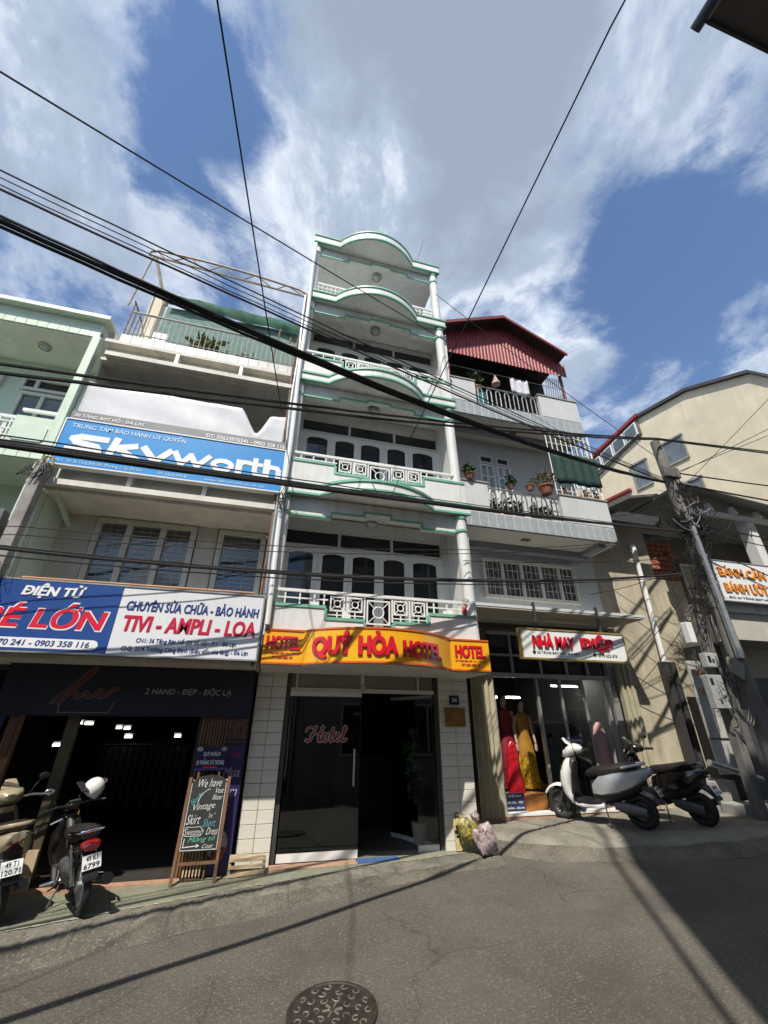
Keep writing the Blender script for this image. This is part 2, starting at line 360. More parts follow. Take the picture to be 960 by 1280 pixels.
kb = struct(strips('kerb', KERB, rows, 0, 2)); struct(strips('gutter', GUT, rows, 2, 4))
mb = MB()
for k in range(150):                     # pale broken cement along the joint of tiles and kerb
    x = rnd.uniform(-4, 3.3); ed = interp(EDGE, x)+.205; w_ = rnd.uniform(.02, .12); h = rnd.uniform(.008, .028); n_ = 6
    mb.add([(x+w_*math.cos(a*6.283/n_)*rnd.uniform(.6, 1), ed+h*math.sin(a*6.283/n_)*rnd.uniform(.5, 1)+.19*w_*math.cos(a*6.283/n_)+rnd.uniform(-.004, .004), zs(x)+.009) for a in range(n_)], [tuple(range(n_))])
mb.build('cement_chips', mat('pale_cement', (.40, .37, .30), .9, .2, 30), kb, kind='stuff')
# raised concrete apron before the tailor's shop
AP = [(3.42, 7.36), (3.7, 7.12), (4.2, 6.72), (4.8, 6.42), (6, 6.16), (9, 6.08), (16, 6.3)]
def za(x): return .5+.006*(x-4)
mb = MB(); xs = lin(3.42, 16, 420); rows = []
for i, x in enumerate(xs):
    ed = interp(AP, x)+.008*math.sin(x*4.3)+rnd.uniform(-.01, .01); z1 = za(x)+rnd.uniform(-.006, .006); j = .006*math.sin(x*6.1)
    k = min(1, (x-3.42)/.2)
    rows.append([(x, 9.4, z1+.03), (x, ed+.25, z1), (x, ed+.04, z1-.02+j*.4), (x, ed-.12, z1*.55+zr(x, ed)*.45+j), (x, ed-.38-.06*math.sin(x*2.1)-.02*math.sin(x*5)+rnd.uniform(-.008, .008), zr(x, ed-.4)-.002)])
struct(strips('apron_foot', GUT, rows, 3, 4))
for j in range(3):
    mb.add([r_[j] for r_ in rows]+[r_[j+1] for r_ in rows], [(i, i+1, i+1+len(xs), i+len(xs)) for i in range(len(xs)-1)])
f0 = rows[0]; mb.add([p for p in f0]+[(p[0], p[1], -.2) for p in f0], [(i, i+1, i+6, i+5) for i in range(4)])
struct(mb.build('concrete_apron', mat('apron_concrete', (.20, .185, .15), .85, .3, 2.2, bump=.6, bscale=28, speck=.4, sscale=34, streak=.5, scol=(.30, .28, .23)), smooth=True))
# manhole cover
mz = zr(.77, 4.37)+.012
mh = thing('manhole_cover', 'round cast iron manhole cover with raised ornament in the road', 'manhole', (.77, 4.37, mz))
IRON = mat('cast_iron', (.055, .04, .034), .55, .3, 14, bump=.3, metal=.3)
tilt = Matrix.Rotation(math.atan(.04), 4, 'Y').inverted() @ Matrix.Rotation(math.atan(.0), 4, 'X')
mb = MB().lathe([(.30, -.02), (.335, -.02), (.335, .006), (.315, .008), (.31, .0), (.30, 0)], (.77, 4.37, mz), n=48); mb.build('rim', IRON, mh, True)
MB().lathe([(.001, -.02), (.306, -.02), (.306, .001), (.001, .001)], (.77, 4.37, mz), n=48).build('lid', IRON, mh)
mb = MB(); rr_ = random.Random(12)
IRONL = mat('worn_iron_relief', (.17, .15, .125), .6, .3, 20, metal=.3)
for ring_r, n in ((.27, 14), (.2, 10), (.125, 7)):
    for k in range(n):
        a = 2*math.pi*k/n+ring_r*9; cx, cy = .77+ring_r*math.cos(a), 4.37+ring_r*math.sin(a); pts = []
        for j in range(7):
            b = a+j*.75*(1 if k % 2 else -1); q_ = .012+.004*j; pts.append((cx+q_*math.cos(b), cy+q_*math.sin(b), mz+.003))
        mb.tube(pts, .0055, 5)
for k in range(6): a = k*math.pi/3; mb.tube([(.77+.02*math.cos(a), 4.37+.02*math.sin(a), mz+.003), (.77+.075*math.cos(a), 4.37+.075*math.sin(a), mz+.003)], .009, 5)
mb.build('relief', IRONL, mh, True, kind='stuff')
for c in mh.children: warp(c, lambda v: Vector((v.x, v.y, v.z+.028*(v.x-.77)+.06*(v.y-4.37)+.008)))

# ================================================================== generic building pieces
def bars(mb, x0, x1, y, z0, z1, step, r, n=5):
    k = max(1, round((x1-x0)/step))
    for i in range(k+1): x = x0+(x1-x0)*i/k; mb.tube([(x, y, z0), (x, y, z1)], r, n)
def window(parent, x0, x1, z0, z1, y, fr=.05, glassm=None, mull=(), trans=(), depth=.06, framem=None, name='window'):
    """a framed window: frame is the part, every pane a sub-part set back in it"""
    fm = framem or FRAME; gm = glassm or WINDOW
    mb = MB(); xe = [x0]+[x for x in mull]+[x1]; ze = [z0]+[z for z in trans]+[z1]; h = fr/2
    mb.box(x0, x0+fr, y-depth/2, y+depth/2, z0, z1); mb.box(x1-fr, x1, y-depth/2, y+depth/2, z0, z1)
    mb.box(x0+fr, x1-fr, y-depth/2, y+depth/2, z1-fr, z1); mb.box(x0+fr, x1-fr, y-depth/2, y+depth/2, z0, z0+fr)
    for x in mull: mb.box(x-h, x+h, y-depth*.45, y+depth*.45, z0+fr, z1-fr)
    for z in trans:
        e_ = [x0+fr]+[v for x in mull for v in (x-h, x+h)]+[x1-fr]
        for i in range(0, len(e_), 2): mb.box(e_[i], e_[i+1], y-depth*.4, y+depth*.4, z-h, z+h)
    f = mb.build(name, fm, parent)
    for i in range(len(xe)-1):
        for j in range(len(ze)-1):
            a = xe[i]+(fr if i == 0 else h)-.004; b = xe[i+1]-(fr if i == len(xe)-2 else h)+.004; c_ = ze[j]+(fr if j == 0 else h)-.004; d = ze[j+1]-(fr if j == len(ze)-2 else h)+.004
            MB().box(a, b, y+.008, y+.016, c_, d).build('pane', gm, f)
    return f
def arch_leaf(parent, x0, x1, z0, z1, gx0, gx1, gz1, y, gz0=None):
    """door leaf with one tall arched light"""
    gz0 = gz0 or z0+.35; n = 8; rise = .05
    mb = MB(); mb.box(x0, gx0, y-.025, y+.025, z0, z1); mb.box(gx1, x1, y-.025, y+.025, z0, z1); mb.box(gx0, gx1, y-.024, y+.024, z0, gz0)
    for i in range(n):
        a, b = gx0+(gx1-gx0)*i/n, gx0+(gx1-gx0)*(i+1)/n
        h = lambda x: gz1-rise+rise*math.sin(math.pi*(x-gx0)/(gx1-gx0))**.6 if gx0 < x < gx1 else gz1-rise
        mb.prism([(a, h(a)), (b, h(b)), (b, z1), (a, z1)], y-.024, y+.024)
    d = mb.build('door', WHITE2, parent)
    MB().box(gx0-.01, gx1+.01, y+.004, y+.012, gz0-.01, gz1+.01).build('pane', WINDOW, d)
    g = MB()
    for k in range(1, 4): x = gx0+(gx1-gx0)*k/4; g.box(x-.005, x+.005, y+.03, y+.04, gz0, gz1)
    for k in range(1, 5): z = gz0+(gz1-gz0)*k/5; g.box(gx0, gx1, y+.031, y+.041, z-.005, z+.005)
    return d
def lamp(label, x, y, z, r=.12):
    t = thing('ceiling_lamp', label, 'lamp', (x, y, z), 'round lamps under the balconies')
    MB().lathe([(r, 0), (r, -.03), (r*.86, -.05), (r*.84, -.03), (r*.84, 0)], (x, y, z-.001), n=24).build('ring', GALV, t, True)
    MB().lathe([(r*.84, -.01), (r*.84, -.035), (r*.6, -.06), (r*.3, -.072), (.004, -.075)], (x, y, z), n=24).build('diffuser', LAMPW, t, True)

# ================================================================== the hotel
H = thing('hotel_building', 'narrow white five storey hotel with green trim and bowed balconies', 'building', (1.6, 9, 0))
XL = -.12
XR = {2: 3.34, 3: 3.32, 4: 3.22, 5: 3.16, 6: 3.11}
for a, b in ((-.1, .02), (3.2, 3.34)): MB().box(a, b, 6.5, 13, 2.9, 5.42).build('side_wall', WHITE, H)
for a, b in ((-.1, .04), (3.13, 3.25)): MB().box(a, b, 6.5, 13, 5.42, 10.46).build('side_wall', WHITE, H)
# balcony slabs
def slab(level, zb, zt, deep):
    xr = XR[level]; xa, xb = .5, xr-.72; n = 20; dpt = .43
    cx, hw = (xa+xb)/2, (xb-xa)/2; rad = (hw*hw+dpt*dpt)/(2*dpt); cy = 6.3-dpt+rad; a0 = math.asin(hw/rad)
    arc = [(cx+rad*math.sin(-a0+2*a0*i/n), cy-rad*math.cos(-a0+2*a0*i/n)) for i in range(n+1)]
    def poly(g): return [(XL-g, 6.3-g)]+[(x, y-g) for x, y in arc]+[(xr+g, 6.3-g), (xr+g, deep), (XL-g, deep)]
    MB().prism(poly(0), zb+.03, zt-.03, 'Z').build('balcony_slab', WHITE, H)
    for za_, zb_, g in ((zt-.035, zt+.01, .022), (zb-.005, zb+.033, .016)): 
        f_ = [(XL-g, 6.3-g)]+[(x, y-g) for x, y in arc]+[(xr+g, 6.3-g)]; MB().prism(f_+[(x, y+.05) for x, y in reversed(f_)], za_, zb_, 'Z').build('green_edge', GREEN, H)
def beam(level, zs3, ztop, xr):
    xs_ = [XL+.03, .75, 1.33, 1.83, 2.42-(3.34-xr)*.6, xr-.03]; hz = [zs3[0], zs3[1], zs3[2], zs3[1], zs3[0]]
    mb = MB(); g = MB()
    for i in range(5):
        mb.box(xs_[i], xs_[i+1], 6.44, 6.56, hz[i], ztop)
        g.box(xs_[i], xs_[i+1], 6.425, 6.455, hz[i]-.012, hz[i]+.022)
        if i: a, b = sorted((hz[i-1], hz[i])); g.box(xs_[i]-.017, xs_[i]+.017, 6.426, 6.454, a, b)
    mb.build('stepped_beam', WHITE, H); g.build('green_edge', GREEN, H)
LV = {3: (5.42, 5.62), 4: (7.98, 8.19), 5: (10.45, 10.69), 6: (12.5, 12.78)}
for lv, (a, b) in LV.items(): slab(lv, a, b, 13 if lv < 6 else 11.5)
beam(2, (5.09, 5.19, 5.27), 5.43, XR[3]); beam(3, (7.70, 7.80, 7.86), 8.0, XR[4]); beam(4, (10.15, 10.26, 10.32), 10.47, XR[5]); beam(5, (12.22, 12.33, 12.41), 12.52, XR[6])
MB().box(XL, 3.34, 6.32, 13, 2.92, 3.07).build('floor_slab', WHITE, H)
MB().box(0, 3.2, 6.6, 13, 2.70, 2.92).build('ceiling_panel', WHITE, H)
# columns (round, with green rings) and parapets
for x0_, x1_ in ((-.03, -.03), (3.225, 2.97)):
    for lv, za_, zb_ in ((2, 2.9, 5.42), (3, 5.62, 7.98), (4, 8.19, 10.45), (5, 10.69, 12.5)):
        f = lambda z: x0_+(x1_-x0_)*(z-2.9)/9.6
        rr2 = .075 if x0_ < 0 else .1
        cc = MB().tube([(f(za_), 6.42, za_), (f(zb_), 6.42, zb_)], rr2, 20).build('column', WHITE, H, True)
        for dz in (.34, .08):
            MB().tube([(f(zb_), 6.42, zb_-dz), (f(zb_), 6.42, zb_-dz+.045)], rr2+.016, 20).build('green_ring', GREEN, cc, True)
def parapet(base, outer, mid, cen, xr):
    k = (xr-3.34)*.7
    xs_ = [XL+.03, .75, 1.36, 1.83+k*.3, 2.44+k, xr-.05]; hz = [outer, mid, cen, mid, outer]
    for i in range(5):
        if hz[i] is None: continue
        MB().box(xs_[i], xs_[i+1], 6.325, 6.4, base, hz[i]-.02).build('parapet', WHITE, H); g = MB(); g.box(xs_[i], xs_[i+1], 6.31, 6.412, hz[i]-.02, hz[i]+.025)
        if i:
            a, b = sorted((hz[i-1] or base, hz[i])); g.box(xs_[i]-.022, xs_[i]+.022, 6.311, 6.411, a-.01, b-.02)
        if i == 1 and hz[2] is None: g.box(xs_[2]-.022, xs_[2]+.022, 6.311, 6.411, base, mid-.02)
        g.build('green_coping', GREEN, H)
parapet(3.05, 3.52, 3.35, None, 3.3); parapet(5.61, 6.10, 5.93, 5.85, XR[3]); parapet(8.18, 8.65, 8.48, 8.4, XR[4])
def ornament(cx, cz, w, h, parent):
    mb = MB(); y = 6.36; b = .011
    mb.box(cx-w/2-b, cx-w/2+b, y-b, y+b, cz-h/2-b, cz+h/2+b); mb.box(cx+w/2-b, cx+w/2+b, y-b, y+b, cz-h/2-b, cz+h/2+b)
    mb.box(cx-w/2+b, cx+w/2-b, y-b, y+b, cz-h/2-b, cz-h/2+b); mb.box(cx-w/2+b, cx+w/2-b, y-b, y+b, cz+h/2-b, cz+h/2+b)
    r_ = w*.24
    mb.tube([(cx+r_*math.cos(2*math.pi*k/16), y, cz+r_*math.sin(2*math.pi*k/16)) for k in range(17)], b, 5)
    for sx in (-1, 1):
        for sz in (-1, 1): mb.tube([(cx+sx*r_*.7, y, cz+sz*r_*.7), (cx+sx*(w/2), y, cz+sz*(h/2))], b*.8, 4)
    mb.build('scroll_square', WHITE2, parent)
def railing(zt, steps, xr):
    k = (xr-3.34)*.7; f = lambda x: x if x < 1.4 else x+k*(x-1.4)/1.7
    mb = MB(); y = 6.36
    mb.box(XL+.05, f(3.2), y-.022, y+.022, zt-.022, zt+.022); mb.box(XL+.05, f(.78), y-.01, y+.01, zt-.125, zt-.105); mb.box(f(2.42), f(3.2), y-.01, y+.01, zt-.125, zt-.105)
    for x in (.13, .35, .57, 2.52, 2.75, 2.98): mb.box(f(x)-.011, f(x)+.011, y-.011, y+.011, steps[0], zt-.02)
    for x in (.72, 1.08, 1.36, 1.81, 2.10, 2.40): mb.box(f(x)-.012, f(x)+.012, y-.012, y+.012, steps[1], zt-.02)
    for x in (.93, 1.21, 1.95, 2.25): mb.box(f(x)-.009, f(x)+.009, y-.009, y+.009, steps[1], zt-.29); mb.box(f(x)-.009, f(x)+.009, y-.009, y+.009, zt-.05, zt-.02)
    for a, b in ((.72, 1.36), (1.81, 2.40)): mb.box(f(a), f(b), y-.008, y+.008, zt-.345, zt-.33)
    rl = mb.build('railing', WHITE2, H)
    for x in (.93, 1.21, 1.95, 2.25): ornament(f(x), zt-.165, .21, .21, rl)
    ornament(f(1.585), zt-.26, .36, .36, rl)
railing(3.76, (3.53, 3.36), 3.34); railing(6.28, (6.11, 5.94), XR[3]); railing(8.82, (8.66, 8.49), XR[4])
mb = MB(); mb.box(-.05, 2.95, 6.42, 6.46, 11.12, 11.16); mb.box(-.05, 2.95, 6.425, 6.455, 11.0, 11.02); bars(mb, .08, 2.88, 6.44, 10.69, 11.12, .1, .011)
for x0_ in (-.02, 2.95): 
    mb.box(x0_-.02, x0_+.02, 6.5, 10, 11.12, 11.16)
    for k in range(30): mb.tube([(x0_, 6.55+k*.115, 10.69), (x0_, 6.55+k*.115, 11.12)], .011, 5)
mb.build('terrace_railing', WHITE2, H)
MB().box(-.05, 3.05, 9.8, 9.95, 10.69, 12.5).build('terrace_wall', WHITE, H)
# right-hand lattice screens on the upper balconies
mb = MB()
for k in range(9): mb.box(3.08, 3.1, 6.55+k*.08, 6.57+k*.08, 8.66, 9.6); mb.box(3.079, 3.101, 6.5, 7.2, 8.7+k*.1, 8.72+k*.1)
mb.build('side_lattice', WHITE2, H)
# door walls of three storeys
def door_wall(zf, ztt, zc, xs5, name=''):
    """zf floor, ztt top of transom, zc ceiling, xs5: five glass spans"""
    xl, xr_ = xs5[0][0]-.13, xs5[-1][1]+.12; zt0 = ztt-.29
    mb = MB(); mb.box(-.0, xl-.03, 7.16, 7.3, zf, zc); mb.box(xr_+.03, 3.22, 7.16, 7.3, zf, zc); mb.box(xl-.03, xr_+.03, 7.16, 7.3, ztt+.05, zc); mb.box(-.0, 3.22, 7.4, 7.5, zf, zc)
    mb.build('door_wall', WHITE, H)
    w3 = (xr_-xl)/3
    window(H, xl-.03, xr_+.03, zt0-.03, ztt+.05, 7.2, .05, None, (xl+w3, xl+2*w3), name='transom_window')
    ed = [xl-.03]+[(xs5[i][1]+xs5[i+1][0])/2 for i in range(4)]+[xr_+.03]
    for i in range(5): arch_leaf(H, ed[i]+.002, ed[i+1]-.002, zf, zt0-.035, xs5[i][0], xs5[i][1], zt0-.12, 7.2)
X5 = [(.13, .56), (.73, 1.14), (1.29, 1.71), (1.88, 2.29), (2.46, 2.94)]
door_wall(3.07, 5.14, 5.42, X5); X6 = [(a*.985+.1, b*.985+.1) for a, b in X5]; door_wall(5.62, 7.72, 7.98, X6); door_wall(8.19, 10.34, 10.45, X6)
for i, (z, nm) in enumerate(((5.27, 'above the first balcony'), (7.96, 'above the second balcony'), (10.44, 'above the third balcony'), (12.49, 'under the topmost roof slab'))):
    lamp('round frosted lamp on hotel ceiling '+nm, 1.55, 6.82, z)
# ground floor: tiled piers, glass doors, lobby
for a, b in ((-.12, .33), (2.86, 3.40)): MB().box(a, b, 7.22, 7.6, .0, 2.95).build('pier', GROUT, H)
for x0_, n, w in ((-.12, 2, .225), (2.86, 2, .27)):
    me = unit(w-.006, .02, .152, .003); me.materials.append(TILEW)
    for j in range(17):
        for i in range(n):
            z = .24+.158*(j+.5)
            if z < 2.92: piece('tile', me, TILEW, H, (x0_+w*(i+.5), 7.212+random.uniform(-.0015, .0015), z))
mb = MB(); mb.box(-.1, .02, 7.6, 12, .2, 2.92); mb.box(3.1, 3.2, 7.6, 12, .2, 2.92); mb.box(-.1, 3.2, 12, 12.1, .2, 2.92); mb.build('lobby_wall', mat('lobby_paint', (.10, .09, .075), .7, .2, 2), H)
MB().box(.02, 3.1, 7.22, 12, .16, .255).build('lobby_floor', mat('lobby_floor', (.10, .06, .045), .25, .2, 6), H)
MB().box(.33, 2.86, 7.02, 7.22, .16, .262).build('door_step', TERRA, H, bevel=.008)
for x in (.335, 2.79): MB().box(x, x+.065, 7.24, 7.34, .26, 2.75).build('door_jamb', DARKMETAL, H)
mb = MB(); mb.box(.40, 2.79, 7.24, 7.3, 2.39, 2.45); mb.box(.47, .50, 7.24, 7.29, 2.45, 2.78); mb.box(1.52, 1.55, 7.24, 7.29, 2.45, 2.78); mb.box(2.5, 2.53, 7.24, 7.29, 2.45, 2.78); mb.build('door_header', FRAME, H)
MB().box(.4, 2.79, 7.30, 7.33, 2.45, 2.8).build('transom_panel', mat('transom_beige', (.33, .30, .25), .6, .1, 3, streak=.3), H)
gd = MB().box(.42, 1.54, 7.262, 7.272, .36, 2.34).build('glass_door', CLEAR, H)
MB().box(.42, 1.54, 7.25, 7.285, .265, .36).build('bottom_rail', WHITE2, gd); MB().box(.40, 1.54, 7.245, 7.29, 2.33, 2.39).build('top_rail', WHITE2, gd)
MB().tube([(1.44, 7.20, 1.12), (1.44, 7.20, 1.60)], .016, 10).build('handle', STEEL, gd, True)
dm = Matrix.Rotation(R(-62), 3, 'Z')          # the open leaf swings inwards
hx, hy = 2.77, 7.30
def leaf_box(a, b, t0, t1, z0, z1): 
    m_ = MB(); m_.box(-b, -a, t0, t1, z0, z1); m_.v = [tuple(dm@Vector(p)+Vector((hx, hy, 0))) for p in m_.v]; return m_
gl = leaf_box(.03, 1.0, -.005, .005, .36, 2.33).build('glass_door', CLEAR, H)
leaf_box(.03, 1.0, -.018, .018, .265, .36).build('bottom_rail', WHITE2, gl); leaf_box(.0, 1.0, -.018, .018, 2.33, 2.385).build('top_rail', FRAME, gl)
MB().box(2.45, 2.775, 7.262, 7.272, .36, 2.34).build('side_light', CLEAR, H); MB().box(2.45, 2.775, 7.25, 7.285, .265, .36).build('side_light_rail', WHITE2, H)
def script_word(w, m, y):
    mb = MB(); f = lambda P: [(.69+x*.63, 1.70+z*.20) for x, z in P]; arc = lambda cx, cz, rx, rz, a0, a1, n=14: [(cx+rx*math.cos(R(a0+(a1-a0)*i/n)), cz+rz*math.sin(R(a0+(a1-a0)*i/n))) for i in range(n+1)]
    for P, k in (([(.0, .10), (.05, .02), (.11, .10), (.16, .45), (.20, .80), (.24, 1.0)], 1), ([(.0, .66), (.02, .86), (.09, .96), (.17, .94), (.24, 1.0)], .7), ([(.42, 1.0), (.39, .92), (.36, .6), (.315, .2), (.325, .04), (.36, .05), (.40, .2)], 1.1), ([(.10, .44), (.2, .50), (.28, .50), (.40, .58)], .7),
                 (arc(.465, .27, .06, .25, 60, 420), 1), ([(.51, .42), (.57, .40)], .5), ([(.66, .92), (.62, .5), (.59, .15), (.61, .02), (.66, .08), (.70, .22)], 1), ([(.56, .60), (.66, .63), (.73, .66)], .6),
                 ([(.70, .25), (.77, .32), (.81, .42), (.79, .54), (.75, .50), (.72, .30), (.73, .08), (.79, .02), (.86, .2)], .9), ([(.86, .2), (.93, .55), (.98, .88), (.96, 1.02), (.93, .9), (.90, .4), (.89, .1), (.92, .02), (1.0, .16)], .95)): ribbon(mb, f(P), w*k, y, .001)
    mb.build('door_script', m, gd)
script_word(.048, mat('script_silver', (.50, .50, .51), .4, 0), 7.257); script_word(.026, mat('script_red', (.30, .012, .018), .4, 0), 7.254)
# lobby contents seen faintly
sf = thing('lobby_counter', 'dark reception counter deep inside the hotel lobby', 'counter', (2.2, 10.4, .255)); MB().box(1.6, 3.0, 10.1, 10.6, .255, 1.25).build('body', DARKMETAL, sf, bevel=.01); MB().box(1.55, 3.05, 10.05, 10.65, 1.25, 1.3).build('top', WOOD, sf)
tag(MB().box(1.5, 2.15, 7.0, 7.2, .2625, .272).build('door_mat', mat('blue_mat', (.05, .12, .3), .9, .2, 30)), 'blue door mat on the hotel step', 'mat')
# house number, timber notice, security camera
hp = thing('house_number', 'small dark house number plate on the right tiled pier', 'number plate', (3.135, 7.2, 2.31)); MB().box(3.05, 3.22, 7.185, 7.199, 2.24, 2.38).build('plate', mat('navy_enamel', (.01, .015, .035), .3, .05), hp); text('digits', '34', WPRINT, hp, 3.09, 3.18, 2.275, 2.345, 7.184, .02)
nb = thing('timber_notice', 'brown timber notice board on the right tiled pier under the house number', 'notice', (3.13, 7.2, 2.04)); MB().box(2.95, 3.31, 7.175, 7.199, 1.91, 2.17).build('board', mat('amber_wood', (.26, .14, .03), .35, .25, 8), nb, bevel=.004)
MB().box(2.94, 3.32, 7.168, 7.199, 2.171, 2.19).build('frame', WOOD, nb)
sc_ = thing('security_camera', 'small pale dome camera under the hotel sign', 'camera', (1.5, 6.95, 2.68)); MB().lathe([(.035, .02), (.045, 0), (.045, -.03), (.03, -.055), (.004, -.065)], (1.5, 6.95, 2.47), n=14).build('dome', GALV, sc_, True); MB().tube([(1.5, 6.95, 2.49), (1.5, 6.95, 2.70)], .012, 8).build('stem', WHITE2, sc_)
# pipes and conduits up the left edge
for i, (x, y, r_, z0, z1, m_, l) in enumerate(((-.16, 6.30, .03, 2.6, 10.4, GALV, 'grey downpipe on the left corner of the hotel, outer one'), (-.09, 6.25, .04, 3.2, 12.3, WHITE2, 'white downpipe up the left corner of the hotel'), (-.215, 6.33, .022, 2.65, 9.1, RUST, 'thin rusty pipe between hotel and blue signboard'))):
    pts = [(x+.012*math.sin(k*1.3+i), y+.008*math.cos(k*2+i), z0+(z1-z0)*k/14) for k in range(15)]; tag(MB().tube(pts, r_, 8).build('downpipe', m_, None, True), l, 'pipe')
tag(MB().tube([(2.52, 6.4, 12.78), (2.72, 6.3, 13.75)], .012, 6).build('roof_rod', DARKMETAL), 'thin metal rod leaning on the hotel roof edge', 'rod')
# little red figure lamp on the rail
rf = thing('incense_holder', 'small red joss stick holder on the first balcony rail', 'ornament', (3.06, 6.34, 3.55)); MB().lathe([(.03, 0), (.045, .05), (.03, .13), (.018, .16)], (3.06, 6.345, 3.55), n=10).build('body', mat('red_plastic', (.5, .05, .03), .4, .1), rf, True)
mb = MB()
for k in range(4): mb.tube([(3.06, 6.345, 3.7), (3.02+.04*k, 6.33, 3.82)], .004, 4)
mb.build('stick', WOOD, rf)

# ------------------------------------------------------------------ bowed hotel sign
hs = thing('hotel_sign', 'bowed yellow sign with raised red letters across the hotel front', 'sign', (1.6, 6.2, 2.68))
YEL = mat('yellow_acrylic', (.86, .42, .015), .3, .03, 3, coat=.3); ORG = mat('orange_edge', (.62, .12, .02), .35, .05)
SX0, SX1, A0, A1, DP = -.1, 3.40, .45, 2.74, .52
def sy(x):
    if x <= A0 or x >= A1: return 6.29
    hw = (A1-A0)/2; rad = (hw*hw+DP*DP)/(2*DP); return 6.29-DP+rad-math.sqrt(rad*rad-(x-(A0+A1)/2)**2)
sxs = [SX0]+[A0+(A1-A0)*i/24 for i in range(25)]+[SX1]
poly = [(x, sy(x)) for x in sxs]+[(SX1, 7.2), (SX0, 7.2)]
fr_ = [(x, y) for x, y in poly[:-2]]; MB().prism(fr_+[(x, y+.06) for x, y in reversed(fr_)], 2.70, 3.13, 'Z').build('face', YEL, hs)
for x in (SX0, SX1-.05): MB().box(x, x+.05, 6.351, 7.2, 2.70, 3.13).build('return', YEL, hs)
for a, b in ((2.675, 2.70), (3.13, 3.155)): MB().prism([(x, y-.012) for x, y in fr_]+[(x, y+.07) for x, y in reversed(fr_)], a, b, 'Z').build('edge', ORG, hs)
MB().prism([(x, y+.02) for x, y in poly[:-2]]+[(SX1-.02, 7.2), (SX0+.02, 7.2)], 2.655, 2.675, 'Z').build('soffit', WHITE, hs)
def wrap(o):
    def f(c): c = c.copy(); c.y = sy(c.x)+(c.y-6.29); return c
    warp(o, f)
RED3 = mat('red_acrylic', (.62, .012, .03), .3, .03, coat=.3)
for s, a, b, z0, z1, bo in (('QUÝ', .57, 1.09, 2.74, 3.10, .10), ('HÒA', 1.17, 1.73, 2.775, 3.10, .10), ('HOTEL', 1.80, 2.48, 2.775, 3.0, .10)):
    o = text('letters', s, RED3, hs, a, b, z0, z1, 6.286, bo, 0, .012); wrap(o)
for a, b in ((-.06, .42), (2.81, 3.33)):
    text('letters', 'HOTEL', RED3, hs, a, b, 2.87, 3.06, 6.287, .10, 0, .005)
    text('address', '34 Tăng Bạt Hổ - P.1 - Đà Lạt', REDP, hs, a-.0, b, 2.812, 2.845, 6.287, .01, 0, .003); text('address', 'ĐT: 0263 3822 107', REDP, hs, a+.1, b-.1, 2.755, 2.785, 6.287, .01, 0, .003)

# ================================================================== left shop house with the two blue signs
SH = thing('shop_house', 'grimy cream three storey shop house left of the hotel', 'building', (-1.85, 9, 0))
LX0, LX1 = -3.52, -.2
mb = MB(); mb.box(LX0, LX1, 6.42, 7.2, 5.0, 5.09); mb.box(LX0, LX1, 6.3, 6.42, 5.06, 5.15); mb.box(LX0, LX1, 6.50, 6.56, 5.15, 5.6); mb.build('first_slab', BEIGEW, SH)
for x in (-2.42, -1.33): MB().box(x-.03, x+.03, 6.36, 6.50, 5.15, 5.5).build('sign_post', WHITE2, SH)
mb = MB(); mb.box(LX0, LX1, 6.42, 8.4, 7.66, 7.72); mb.box(LX0+.1, LX1, 6.3, 6.42, 7.69, 7.78); mb.box(LX0, LX1, 6.50, 6.56, 7.72, 8.05); mb.box(LX0, LX1, 6.34, 13, 8.03, 8.1); mb.build('roof_slab', BEIGEW, SH)
for x in (-2.3, -1.17): MB().box(x-.03, x+.03, 6.34, 6.50, 7.78, 8.03).build('slab_post', WHITE2, SH)
mb = MB(); mb.box(LX0, -.2, 6.37, 6.45, 8.1, 8.28); mb.build('parapet', GREYC, SH)
me = unit(.183, .02, .2, .003); me.materials.append(mat('white_cladding_tile', (.62, .61, .58), .35, .1, 4, streak=.5, scol=(.3, .28, .24)))
for i in range(17): piece('tile', me, None, SH, (-3.22+.187*i, 6.357+random.uniform(-.002, .002), 8.18))
# first floor wall with its two windows
mb = MB(); mb.box(LX0, -3.02, 7.2, 7.35, 2.9, 5.05); mb.box(-1.44, -1.12, 7.2, 7.35, 2.9, 5.05); mb.box(-.28, LX1, 7.2, 7.35, 2.9, 5.05); mb.box(-3.02, -1.44, 7.2, 7.35, 5.01, 5.05); mb.box(-1.12, -.28, 7.2, 7.35, 5.01, 5.05); mb.box(-3.02, -.28, 7.21, 7.35, 2.9, 3.62); mb.build('first_floor_wall', BEIGEW, SH)
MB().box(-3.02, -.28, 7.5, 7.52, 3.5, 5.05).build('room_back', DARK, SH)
SHUT = glass('louvred_window_glass', (.75, .78, .78))
wa = window(SH, -3.0, -1.46, 3.64, 4.98, 7.22, .085, SHUT, (-2.5, -1.98), depth=.1, framem=CREAMF); wb = window(SH, -1.1, -.3, 3.64, 4.98, 7.22, .085, SHUT, depth=.1, framem=CREAMF)
for w_, spans in ((wa, ((-2.9, -2.56), (-2.44, -2.04), (-1.92, -1.56))), (wb, ((-1.0, -.4),))):
    g = MB()
    for a, b in spans:
        for k in range(16): g.tube([(a, 7.222, 3.75+k*.075), (b, 7.222, 3.75+k*.075)], .005, 4)
        for k in range(4): x = a+(b-a)*k/3; g.tube([(x, 7.224, 3.72), (x, 7.224, 4.9)], .004, 4)
    g.build('grille', GALV, w_)
    mb = MB()
    for a, b in spans: mb.prism([(a-.02, 3.68), (b+.02, 3.68), (b+.02, 4.3), (b-.12*(b-a), 4.94), (a-.02, 4.94)], 7.262, 7.267)
    mb.build('curtain', mat('grey_net_curtain', (.42, .43, .44), .9, .2, 20), w_)
